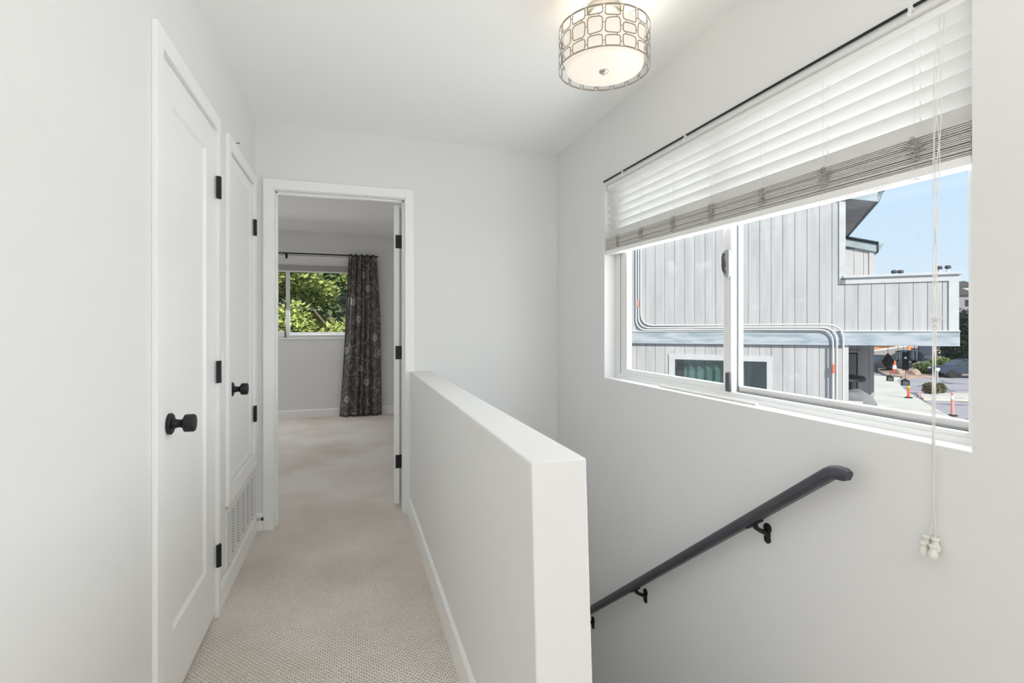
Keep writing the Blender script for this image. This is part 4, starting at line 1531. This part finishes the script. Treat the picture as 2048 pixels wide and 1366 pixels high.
# things hanging under the balcony
def hang_line(root, z0, z1, y=0.0, x=0.0):
    m_ = MB()
    m_.tube([(x, y, z0), (x, y, z1)], 0.0035, 6)
    return m_.build('cord', M['charcoal'], root)
HQ = 0.4
top = 0.90
def chime(label, w_, zt, zb, sc_):
    r_ = at_local('wind_chime', label, 'wind chime', w_, HQ, zt, 'wind chimes under the balcony')
    m_ = MB()
    m_.lathe([(0.045 * sc_, 0), (0.045 * sc_, -0.012), (0.02 * sc_, -0.016)], (0, 0, 0), (0, 0, 1), 20)
    m_.build('top_disc', M['charcoal'], r_, smooth=True)
    hang_line(r_, 0, top - zt)
    for k in range(5):
        a_ = 2 * math.pi * k / 5 + 0.3
        m_ = MB()
        L_ = (zt - zb) * (0.75 + 0.06 * k)
        m_.tube([(0.034 * sc_ * math.cos(a_), 0.034 * sc_ * math.sin(a_), -0.012), (0.034 * sc_ * math.cos(a_), 0.034 * sc_ * math.sin(a_), -L_)], 0.007 * sc_, 8)
        m_.build('chime_tube', M['latch'], r_, smooth=True)
    m_ = MB()
    m_.tube([(0, 0, 0), (0, 0, -(zt - zb) * 0.95)], 0.003, 6)
    m_.lathe([(0.014, 0), (0.018, -0.03)], (0, 0, -(zt - zb) * 0.95), (0, 0, 1), 10)
    m_.build('clapper', M['charcoal'], r_)
chime('larger metal wind chime under the balcony, right of the dark banner', 7.905, 0.815, 0.60, 1.15)
chime('smaller wind chime under the balcony, left of the dark banner', 7.665, 0.765, 0.60, 0.9)
bn = at_local('banner', 'dark notched cloth banner with a white oval, hanging under the balcony', 'banner', 7.775, HQ, 0.42)
mb = MB()
h_ = 0.345
mb.prism([(-0.048, 0), (0.048, 0), (0.048, h_), (0.014, h_ - 0.022), (-0.010, h_ - 0.022), (-0.048, h_)], 'y', -0.003, 0.003)
mb.build('cloth', M['charcoal'], bn)
mb = MB()
mb.lathe([(0.021, 0), (0.021, 0.002)], (0, -0.003, 0.225), (0, -1, 0), 24)
mb.build('oval_emblem', M['white'], bn)
for x_ in (-0.03, 0.03):
    hang_line(bn, h_ - 0.02, top - 0.42, x=x_)
for (label, w_, zb_, s_) in (('small house-shaped hanging lantern lower right, below the dark banner', 7.772, 0.155, 1.0),
                             ('small house-shaped hanging lantern further left, below the dark wire basket', 7.545, 0.225, 0.86)):
    r_ = at_local('hanging_lantern', label, 'lantern', w_, HQ, zb_, 'hanging lanterns under the balcony')
    W2, H2 = 0.050 * s_, 0.075 * s_
    for sx_ in (-1, 1):
        for sy_ in (-1, 1):
            m_ = MB()
            m_.box(sx_ * W2 - 0.004, sx_ * W2 + 0.004, sy_ * W2 - 0.004, sy_ * W2 + 0.004, 0, H2)
            m_.build('corner_post', M['charcoal'], r_)
    m_ = MB()
    m_.box(-W2 - 0.006, W2 + 0.006, -W2 - 0.006, W2 + 0.006, -0.008, 0.004)
    m_.build('base', M['charcoal'], r_)
    m_ = MB()
    m_.box(-W2 + 0.004, W2 - 0.004, -W2 + 0.004, W2 - 0.004, 0.004, H2)
    m_.build('glass_box', M['lantern_glass'], r_)
    m_ = MB()
    m_.add([(-W2 - 0.01, -W2 - 0.01, H2), (W2 + 0.01, -W2 - 0.01, H2), (W2 + 0.01, W2 + 0.01, H2), (-W2 - 0.01, W2 + 0.01, H2), (0, 0, H2 + 0.045 * s_)],
           [(0, 1, 4), (1, 2, 4), (2, 3, 4), (3, 0, 4), (3, 2, 1, 0)])
    m_.build('roof', M['charcoal'], r_)
    hang_line(r_, H2 + 0.04 * s_, (0.42 if 'banner' in label else 0.445) - zb_)
hb = at_local('hanging_basket', 'dark pointed wire basket hanging under the balcony', 'basket', 7.515, HQ, 0.45)
m_ = MB()
m_.lathe([(0.012, 0.265), (0.045, 0.20), (0.085, 0.135), (0.092, 0.125), (0.065, 0.06), (0.03, 0.02), (0.005, 0)], (0, 0, 0), (0, 0, 1), 10)
ob = m_.build('basket_body', M['charcoal'], hb)
wf_ = ob.modifiers.new('wire', 'WIREFRAME')
wf_.thickness = 0.007
wf_.use_replace = False
hang_line(hb, 0.26, top - 0.45)

# ------------------------------------------------------------------ outside ground and street
mb = MB()
mb.box(-60, 130, -40, 120, -3.3, -3.0)
struct('ground', mb, M['asphalt'], 'grey asphalt lot with dark sealed cracks', 'ground')
def flat_poly(name, pts, z0, z1, m, label, cat):
    m_ = MB()
    m_.prism(pts, 'z', z0, z1)
    return struct(name, m_, m, label, cat)
flat_poly('sidewalk', [(18.5, 8.5), (26.2, 16.2), (28.3, 18.3), (31.05, 20.9), (33.5, 23.2), (36.9, 26.05), (40.0, 28.5), (42.5, 30.0), (42.0, 33.5), (36.5, 31.0), (30, 25.5), (24, 20), (17, 14)],
          -3.05, -2.93, M['concrete'], 'pale concrete sidewalk curving along the lot', 'sidewalk')
flat_poly('planting_island', [(31.2, 20.7), (32.9, 19.6), (38.5, 15.5), (41, 17.5), (36.2, 21.6), (33.0, 22.3)], -3.05, -2.90, M['kerb'], 'pale kerbed island in the asphalt lot', 'island')
flat_poly('planting_bed', [(43.0, 31.5), (42.5, 29.8), (47, 29.5), (52, 30.5), (60, 36), (60, 42), (52, 38), (46, 34.5)], -3.05, -2.86, M['soil'], 'pinkish soil bed at the far side of the lot', 'planting bed')
hv = Vector((0.302, 0.953, 0))     # straight ahead of the camera
hrt = Vector((0.953, -0.302, 0))
def far(u, z_fw):                   # a point on the horizon plane, u pixels across, z_fw metres ahead
    return hv * z_fw + hrt * ((u - 1024) / F_PX * z_fw)

# bank of orange soil and the grey house behind the lot
mb = MB()
a_, b_ = far(1700, 60), far(1812, 60)
c_, d_ = far(1840, 75), far(1690, 75)
mb.hexa([(a_.x, a_.y, -3.2), (b_.x, b_.y, -3.2), (c_.x, c_.y, -3.2), (d_.x, d_.y, -3.2), (a_.x, a_.y, -2.2), (b_.x, b_.y, -1.6), (c_.x, c_.y, 1.5), (d_.x, d_.y, 1.5)])
struct('orange_bank', mb, M['orange_soil'], 'bank of bare orange soil beyond the parked cars', 'bank')
mb = MB()
a_, b_ = far(1690, 58), far(1815, 58)
mb.hexa([(a_.x, a_.y, -3.2), (b_.x, b_.y, -3.2), (b_.x + 0.1, b_.y + 0.5, -3.2), (a_.x + 0.1, a_.y + 0.5, -3.2), (a_.x, a_.y, -2.15), (b_.x, b_.y, -1.12), (b_.x + 0.1, b_.y + 0.5, -1.12), (a_.x + 0.1, a_.y + 0.5, -2.15)])
struct('retaining_wall', mb, M['house'], 'grey retaining wall below the orange soil bank', 'wall')
mb = MB()
mb.hexa([(a_.x, a_.y - 0.04, -2.15), (b_.x, b_.y - 0.04, -1.12), (b_.x + 0.1, b_.y + 0.55, -1.12), (a_.x + 0.1, a_.y + 0.55, -2.15), (a_.x, a_.y - 0.04, -2.03), (b_.x, b_.y - 0.04, -1.0), (b_.x + 0.1, b_.y + 0.55, -1.0), (a_.x + 0.1, a_.y + 0.55, -2.03)])
struct('retaining_wall_cap', mb, M['concrete'], 'pale cap along the grey retaining wall', 'wall cap')
hs = thing('grey_house', 'low grey house beyond the lot with dark garage and roof vents', 'building', far(1800, 66) + Vector((0, 0, -3)), -YAW - 0.10)
mb = MB(); mb.box(-2.6, 6.5, 0, 9, 0, 9.6); mb.build('wall', M['house'], hs)
mb = MB(); mb.box(2.2, 6.3, -0.15, 0, 0, 2.35); mb.build('garage_door', M['garage'], hs)
mb = MB(); mb.box(-2.9, 6.8, -0.5, 9.3, 9.6, 9.9); hr_ = mb.build('roof', M['roof'], hs)
for (x_, hgt) in ((-0.10, 1.28), (0.68, 1.28), (5.40, 1.75), (6.42, 1.82)):
    mb = MB()
    mb.lathe([(0.14, 9.8), (0.14, 9.9 + hgt)], (x_, 1.0, 0), (0, 0, 1), 12)
    rv = mb.build('roof_vent', M['white'], hs, smooth=True)
    mb = MB()
    mb.lathe([(0.30, 9.9 + hgt - 0.05), (0.34, 9.9 + hgt + 0.1), (0.30, 9.9 + hgt + 0.32), (0.1, 9.9 + hgt + 0.38)], (x_, 1.0, 0), (0, 0, 1), 12)
    mb.build('vent_cap', M['roof'], rv)

def car(label, loc, rz, m, group='parked cars beyond the sidewalk'):
    r_ = thing('car', label, 'car', loc, rz, group)
    L_, W_ = 4.5, 1.75
    m_ = MB()
    prof_ = [(-2.22, 0.35), (-2.25, 0.70), (-1.95, 0.86), (-1.15, 0.95), (0.0, 0.98), (1.1, 0.98), (2.05, 0.93), (2.22, 0.75), (2.22, 0.35)]
    m_.prism(prof_, 'y', -W_ / 2, W_ / 2)
    m_.build('body', m, r_, bevel=0.06, seg=3, smooth=True)
    m_ = MB()
    c0 = [(-1.2, 0.95), (-0.45, 1.45), (0.95, 1.47), (1.75, 0.98)]
    m_.add([(x, sgn * (W_ / 2 - 0.06 - (z - 0.95) * 0.32), z) for sgn in (-1, 1) for (x, z) in c0],
           [(0, 1, 2, 3), (7, 6, 5, 4), (0, 4, 5, 1), (1, 5, 6, 2), (2, 6, 7, 3), (0, 3, 7, 4)])
    m_.build('cabin', M['dark_glass'], r_, bevel=0.04)
    m_ = MB()
    m_.box(-0.42, 0.92, -0.66, 0.66, 1.46, 1.50)
    m_.build('roof', m, r_, bevel=0.02)
    for sx_ in (-1.4, 1.4):
        for sy_ in (-1, 1):
            m_ = MB()
            m_.lathe([(0.20, -0.1), (0.32, -0.1), (0.33, 0.0), (0.32, 0.1), (0.20, 0.1)], (sx_, sy_ * (W_ / 2 - 0.08), 0.33), (0, 1, 0), 24)
            wl = m_.build('wheel', M['black_rubber'], r_, smooth=True)
            m_ = MB()
            m_.lathe([(0.19, -0.095), (0.19, 0.095)], (sx_, sy_ * (W_ / 2 - 0.08), 0.33), (0, 1, 0), 18)
            m_.build('hubcap', M['latch'], wl)
    for sx_, mm in ((-2.24, M['label_white']), (2.22, M['cond_red'])):
        for sy_ in (-0.62, 0.62):
            m_ = MB()
            m_.box(sx_ - 0.01, sx_ + 0.02, sy_ - 0.18, sy_ + 0.18, 0.66, 0.80)
            m_.build('lamp', mm, r_)
    return r_
p = far(1764, 47.5); car('dark car parked beyond the sidewalk, nearest the grey building', (p.x, p.y, -3.0), -0.25, M['car'])
p = far(1815, 57); car('blue-grey car parked behind the dark car beyond the sidewalk', (p.x, p.y, -3.0), -0.3, M['car2'])

def delineator(label, u, zf, h, z=-3.0, tip='yellow'):
    p = far(u, zf)
    r_ = thing('delineator_post', label, 'traffic post', (p.x, p.y, z), 0, 'orange delineator posts')
    m_ = MB()
    m_.lathe([(0.20, 0), (0.20, 0.04), (0.13, 0.07)], (0, 0, 0), (0, 0, 1), 8)
    m_.build('rubber_base', M['black_rubber'], r_)
    m_ = MB()
    m_.lathe([(0.072, 0.05), (0.06, h * 0.70)], (0, 0, 0), (0, 0, 1), 16)
    m_.build('tube', M['orange'] if tip != 'pink' else M['pinkish'], r_, smooth=True)
    m_ = MB()
    m_.lathe([(0.062, h * 0.70), (0.055, h * 0.86)], (0, 0, 0), (0, 0, 1), 16)
    m_.build('reflective_sleeve', M['yellow'] if tip == 'yellow' else M['label_white'], r_, smooth=True)
    m_ = MB()
    m_.lathe([(0.054, h * 0.86), (0.045, h * 0.93), (0.06, h * 0.95), (0.045, h)], (0, 0, 0), (0, 0, 1), 16)
    m_.build('handle_top', M['orange'] if tip != 'pink' else M['pinkish'], r_, smooth=True)
delineator('orange delineator post with a yellow sleeve at the sidewalk edge', 1817, 29.5, 0.86, -2.93)
delineator('faded orange delineator post at the right edge of the stair window', 1905, 24.0, 1.12, -3.0, 'pink')
p = far(1789, 44.5)
tc_ = thing('traffic_cone', 'orange and white traffic cone in front of the parked cars', 'cone', (p.x, p.y, -2.93))
mb = MB(); mb.box(-0.28, 0.28, -0.28, 0.28, 0, 0.04); mb.build('base', M['orange'], tc_)
mb = MB(); mb.lathe([(0.22, 0.04), (0.17, 0.42)], (0, 0, 0), (0, 0, 1), 18); mb.build('cone_body', M['orange'], tc_, smooth=True)
mb = MB(); mb.lathe([(0.17, 0.42), (0.12, 0.75)], (0, 0, 0), (0, 0, 1), 18); mb.build('reflective_collar', M['white'], tc_, smooth=True)
mb = MB(); mb.lathe([(0.12, 0.75), (0.07, 1.12), (0.05, 1.14)], (0, 0, 0), (0, 0, 1), 18); mb.build('cone_top', M['orange'], tc_, smooth=True)
p = far(1840.5, 29.6)
tb_ = thing('folding_barricade', 'small faded pink A-frame barricade on the pale island', 'barricade', (p.x, p.y, -2.90), 0.4)
for s_ in (-1, 1):
    mb = MB()
    mb.hexa([(s_ * 0.16 - 0.02, -0.02, 0), (s_ * 0.16 + 0.02, -0.02, 0), (s_ * 0.16 + 0.02, 0.02, 0), (s_ * 0.16 - 0.02, 0.02, 0),
             (-0.02 + 0.02 * s_, -0.02, 0.40), (0.02 + 0.02 * s_, -0.02, 0.40), (0.02 + 0.02 * s_, 0.02, 0.40), (-0.02 + 0.02 * s_, 0.02, 0.40)])
    mb.build('leg', M['pinkish'], tb_)
mb = MB(); mb.box(-0.11, 0.11, -0.02, 0.02, 0.12, 0.17); mb.build('crossbar', M['pinkish'], tb_)

def rock_(label, u, zf, s, z, seed):
    p = far(u, zf)
    bm = bmesh.new()
    bmesh.ops.create_icosphere(bm, subdivisions=3, radius=1)
    for v in bm.verts:
        v.co *= 1 + 0.28 * noise.noise(v.co * 1.4 + Vector((seed, 0, 0)))
        v.co.x *= s[0]; v.co.y *= s[1]; v.co.z = max(v.co.z, -0.3) * s[2]
    me = bpy.data.meshes.new('rock')
    bm.to_mesh(me); bm.free()
    me.materials.append(M['rock'])
    o = bpy.data.objects.new('rock', me)
    COL.objects.link(o)
    o.location = (p.x, p.y, z + s[2] * 0.25)
    tag(o, label, 'rock', 'rocks in the soil bed')
rock_('rounded tan rock in front of the green shrub', 1831, 43, (0.42, 0.35, 0.36), -2.86, 1)
rock_('pinkish rock beside the traffic cone', 1800, 43.5, (0.38, 0.4, 0.34), -2.86, 4)
rock_('low flat rock at the far edge of the soil bed', 1855, 52, (1.3, 0.8, 0.45), -2.86, 7)

bl_ = far(1874.5, 33)
bo = thing('bollard_light', 'pale bollard light post standing on the asphalt', 'light post', (bl_.x, bl_.y, -3.0))
mb = MB(); mb.lathe([(0.06, 0.3), (0.05, 1.30)], (0, 0, 0), (0, 0, 1), 14); mb.build('post', M['latch'], bo, smooth=True)
mb = MB(); mb.lathe([(0.10, 1.30), (0.13, 1.36), (0.13, 1.46), (0.05, 1.52)], (0, 0, 0), (0, 0, 1), 16); mb.build('lamp_head', M['white'], bo, smooth=True)
mb = MB(); mb.box(-0.16, 0.16, -0.16, 0.16, 0, 0.34); mb.build('footing', M['concrete'], bo, bevel=0.02)

# ------------------------------------------------------------------ plants
def leaf_cloud(m_, rnd_, centre, rad, n, size, up=0.3):
    for _ in range(n):
        d = Vector((rnd_.gauss(0, 1), rnd_.gauss(0, 1), rnd_.gauss(0, 1))).normalized() * rnd_.random() ** 0.4
        p = Vector(centre) + Vector((d.x * rad[0], d.y * rad[1], d.z * rad[2]))
        s = size * rnd_.uniform(0.6, 1.3)
        a = Vector((rnd_.gauss(0, 1), rnd_.gauss(0, 1), rnd_.gauss(0, 0.5))).normalized()
        b = a.cross(Vector((rnd_.gauss(0, 0.6), rnd_.gauss(0, 0.6), 1))).normalized()
        c = a.cross(b) * 0.15
        m_.add([p - a * s * 0.5, p + b * s * 0.28 + c * s, p + a * s * 0.5, p - b * s * 0.28 + c * s], [(0, 1, 2), (0, 2, 3)])

def tree(name, label, cat, loc, trunk_h, blobs, n, size, leafm, barkm, seed, group=None, tr=0.12, branches=True):
    r_ = thing(name, label, cat, loc, 0, group)
    rnd_ = random.Random(seed)
    m_ = MB()
    m_.tube([(0, 0, 0), (0.05, 0.02, trunk_h * 0.5), (0, 0, trunk_h)], [tr, tr * 0.8, tr * 0.6], 10)
    if branches:
        for (c, rad) in blobs:
            m_.tube([(0, 0, trunk_h * 0.8), tuple((Vector(c) * 0.5 + Vector((0, 0, trunk_h * 0.5)) * 0.9)), c], [tr * 0.30, tr * 0.2, tr * 0.10], 7)
            for _ in range(3):
                e = Vector(c) + Vector((rnd_.uniform(-1, 1) * rad[0], rnd_.uniform(-1, 1) * rad[1], rnd_.uniform(-0.6, 1) * rad[2])) * 0.8
                m_.tube([c, (Vector(c) + e) / 2 + Vector((0, 0, 0.05)), e], [tr * 0.2, tr * 0.13, tr * 0.06], 6)
    m_.build('trunk', barkm, r_, smooth=True)
    m_ = MB()
    tot = sum(b[1][0] * b[1][1] * b[1][2] for b in blobs)
    for (c, rad) in blobs:
        leaf_cloud(m_, rnd_, c, rad, int(n * rad[0] * rad[1] * rad[2] / tot), size)
    m_.build('foliage', leafm, r_)
    return r_
# trees outside the bedroom window
def blobset(rnd_, n, sx_, sy_, z0, z1, r0, r1):
    return [((rnd_.uniform(-sx_, sx_), rnd_.uniform(-sy_, sy_), rnd_.uniform(z0, z1)), (rnd_.uniform(r0, r1),) * 2 + (rnd_.uniform(r0, r1) * 0.7,)) for _ in range(n)]
rb_ = random.Random(21)
tree('tree', 'sunlit bright green tree close outside the bedroom window', 'tree', (0.35, 11.2, -3.0), 3.6, blobset(rb_, 30, 1.7, 1.0, 2.4, 6.4, 0.4, 0.8), 42000, 0.13, M['leaf1'], M['bark'], 4, 'trees outside the bedroom', 0.11)
tree('tree', 'deeper green tree on the left outside the bedroom window', 'tree', (-3.1, 12.2, -3.0), 3.4, blobset(rb_, 24, 1.4, 1.0, 2.4, 6.2, 0.4, 0.8), 30000, 0.13, M['leaf2'], M['bark'], 5, 'trees outside the bedroom', 0.12)
tree('tree', 'dark dense tree filling the view behind the others beyond the bedroom window', 'tree', (-1.6, 15.5, -3.0), 3.5, blobset(rb_, 30, 3.6, 1.2, 1.5, 8.0, 0.9, 1.5), 60000, 0.26, M['leaf2'], M['bark'], 6, 'trees outside the bedroom', 0.18)
# shrubs and trees across the lot
def shrub(label, u, zf, z, rad, n, size, m, seed, group='shrubs by the lot'):
    p = far(u, zf)
    r_ = thing('shrub', label, 'shrub', (p.x, p.y, z), 0, group)
    rnd_ = random.Random(seed)
    m_ = MB()
    for k in range(5):
        a = 2 * math.pi * k / 5
        m_.tube([(0, 0, -0.02), (rad[0] * 0.5 * math.cos(a), rad[1] * 0.5 * math.sin(a), rad[2] * 0.9)], [0.03, 0.012], 6)
    m_.build('stem', M['bark'], r_)
    m_ = MB()
    leaf_cloud(m_, rnd_, (0, 0, rad[2] * 0.9), rad, n, size)
    m_.build('foliage', m, r_)
shrub('low spreading green shrub in the soil bed across the lot', 1852, 44.5, -2.86, (1.1, 0.8, 0.52), 1600, 0.20, M['shrub'], 1)
shrub('taller green shrub right of the spreading one across the lot', 1882, 46, -2.86, (1.05, 0.9, 0.72), 1600, 0.20, M['shrub'], 2)
shrub('round dry brownish bush left of the bollard light', 1862, 31.2, -2.95, (0.48, 0.48, 0.40), 1300, 0.12, M['drybush'], 3)
shrub('round dry brownish bush right of the bollard light', 1880, 31.6, -2.95, (0.34, 0.34, 0.36), 900, 0.12, M['drybush'], 4)
p = far(1877, 57)
pt = thing('tree', 'pale bare tree trunk beyond the shrubs', 'tree', (p.x, p.y, -3))
mb = MB(); mb.tube([(0, 0, 0), (0.02, 0, 3), (-0.05, 0, 6)], [0.20, 0.18, 0.15], 14); mb.build('trunk', M['pale_bark'], pt, smooth=True)
mb = MB(); leaf_cloud(mb, random.Random(8), (0, 0, 6.6), (1.2, 1.2, 0.9), 900, 0.35); mb.build('foliage', M['leafdark'], pt)
p = far(1916, 50)
tree('tree', 'large tree at the right edge of the lot, shade painted into its dark leaves', 'tree', (p.x, p.y, -3), 2.0,
     [((-1.0, 0, 2.3), (1.0, 1.2, 2.2)), ((0.6, 0, 2.6), (1.6, 1.5, 2.6)), ((0.2, -0.6, 1.0), (1.7, 1.2, 1.2)), ((2.0, 0.2, 3.0), (1.5, 1.4, 3.0))], 9000, 0.30, M['leafdark'], M['bark'], 9, 'dark trees across the lot', 0.25)
p = far(1930, 42)
car('dark car standing in for shade on the asphalt at the far right', (p.x, p.y, -3.0), -0.5, M['garage'])  # dark shape added for the shade lying on the asphalt

# far hillside with houses and trees on the skyline
mb = MB()
N1, N2 = 26, 12
vs = []
for j in range(N2 + 1):
    for i in range(N1 + 1):
        d = 95 + 110 * j / N2
        u = 1500 + 900 * i / N1
        q = far(u, d)
        h = -3 + 21.5 * (j / N2) ** 0.8 * (0.35 + 0.65 * min(1, max(0, (u - 1650) / 300))) + 1.5 * noise.noise(Vector((i * 0.4, j * 0.4, 0)))
        vs.append((q.x, q.y, h if j else -3.2))
fs = [(j * (N1 + 1) + i, j * (N1 + 1) + i + 1, (j + 1) * (N1 + 1) + i + 1, (j + 1) * (N1 + 1) + i) for j in range(N2) for i in range(N1)]
mb.add(vs, fs)
struct('hill', mb, M['hill'], 'dry brown hillside rising behind the lot', 'hill')
for (u, d, z, wx, hz, mm, lab) in ((1925, 92, -3.0, 5, 4.4, 'pale_house', 'pale house below the hillside at the right edge of the stair window'),
                                   (1921, 125, 4.2, 6, 4.5, 'house', 'grey house partway up the hillside at the right edge of the stair window'),
                                   (1926, 160, 9.5, 9, 4.0, 'pale_house', 'distant house near the top of the hillside')):
    q = far(u, d)
    r_ = thing('hillside_house', lab, 'house', (q.x, q.y, z), -YAW - 0.3, 'houses on the hillside')
    mb = MB(); mb.box(-wx / 2, wx / 2, 0, 6, -2, hz); mb.build('wall', M[mm], r_)
    mb = MB(); mb.prism([(-wx / 2 - 0.5, hz), (wx / 2 + 0.5, hz), (0, hz + 1.8)], 'y', -0.5, 6.5); mb.build('roof', M['roof'], r_)
    for x_ in (-wx / 4, wx / 4):
        mb = MB(); mb.box(x_ - 0.6, x_ + 0.6, -0.05, 0, hz * 0.4, hz * 0.75); mb.build('window', M['dark_glass'], r_)
rt = random.Random(31)
for k, (u, d, z, s) in enumerate(((1918, 110, 0.5, 2.6), (1932, 105, -1, 3.0), (1906, 150, 9.5, 1.6), (1912, 170, 12.5, 1.7), (1850, 190, 11.0, 2.0), (1838, 185, 10.2, 1.6), (1862, 195, 12.0, 1.8), (1925, 140, 7.0, 2.2))):
    q = far(u, d)
    tree('hillside_tree', ['dark round tree below the grey hillside house', 'dark tree beside the pale house below the hillside', 'small tree on the skyline right of the roof vents', 'small tree at the crest of the hillside',
                           'tree on the skyline above the balcony cap', 'leftmost tree on the skyline above the balcony cap', 'tree on the skyline just left of the taller roof vents', 'tree between the two upper hillside houses'][k],
         'tree', (q.x, q.y, z), s * 0.8, [((0, 0, s), (s * 0.8, s * 0.8, s * 0.8)), ((s * 0.4, 0, s * 0.7), (s * 0.6, s * 0.6, s * 0.5))], 700, 0.5, M['leafdark'], M['bark'], 50 + k, 'trees on the hillside', 0.15, branches=False)
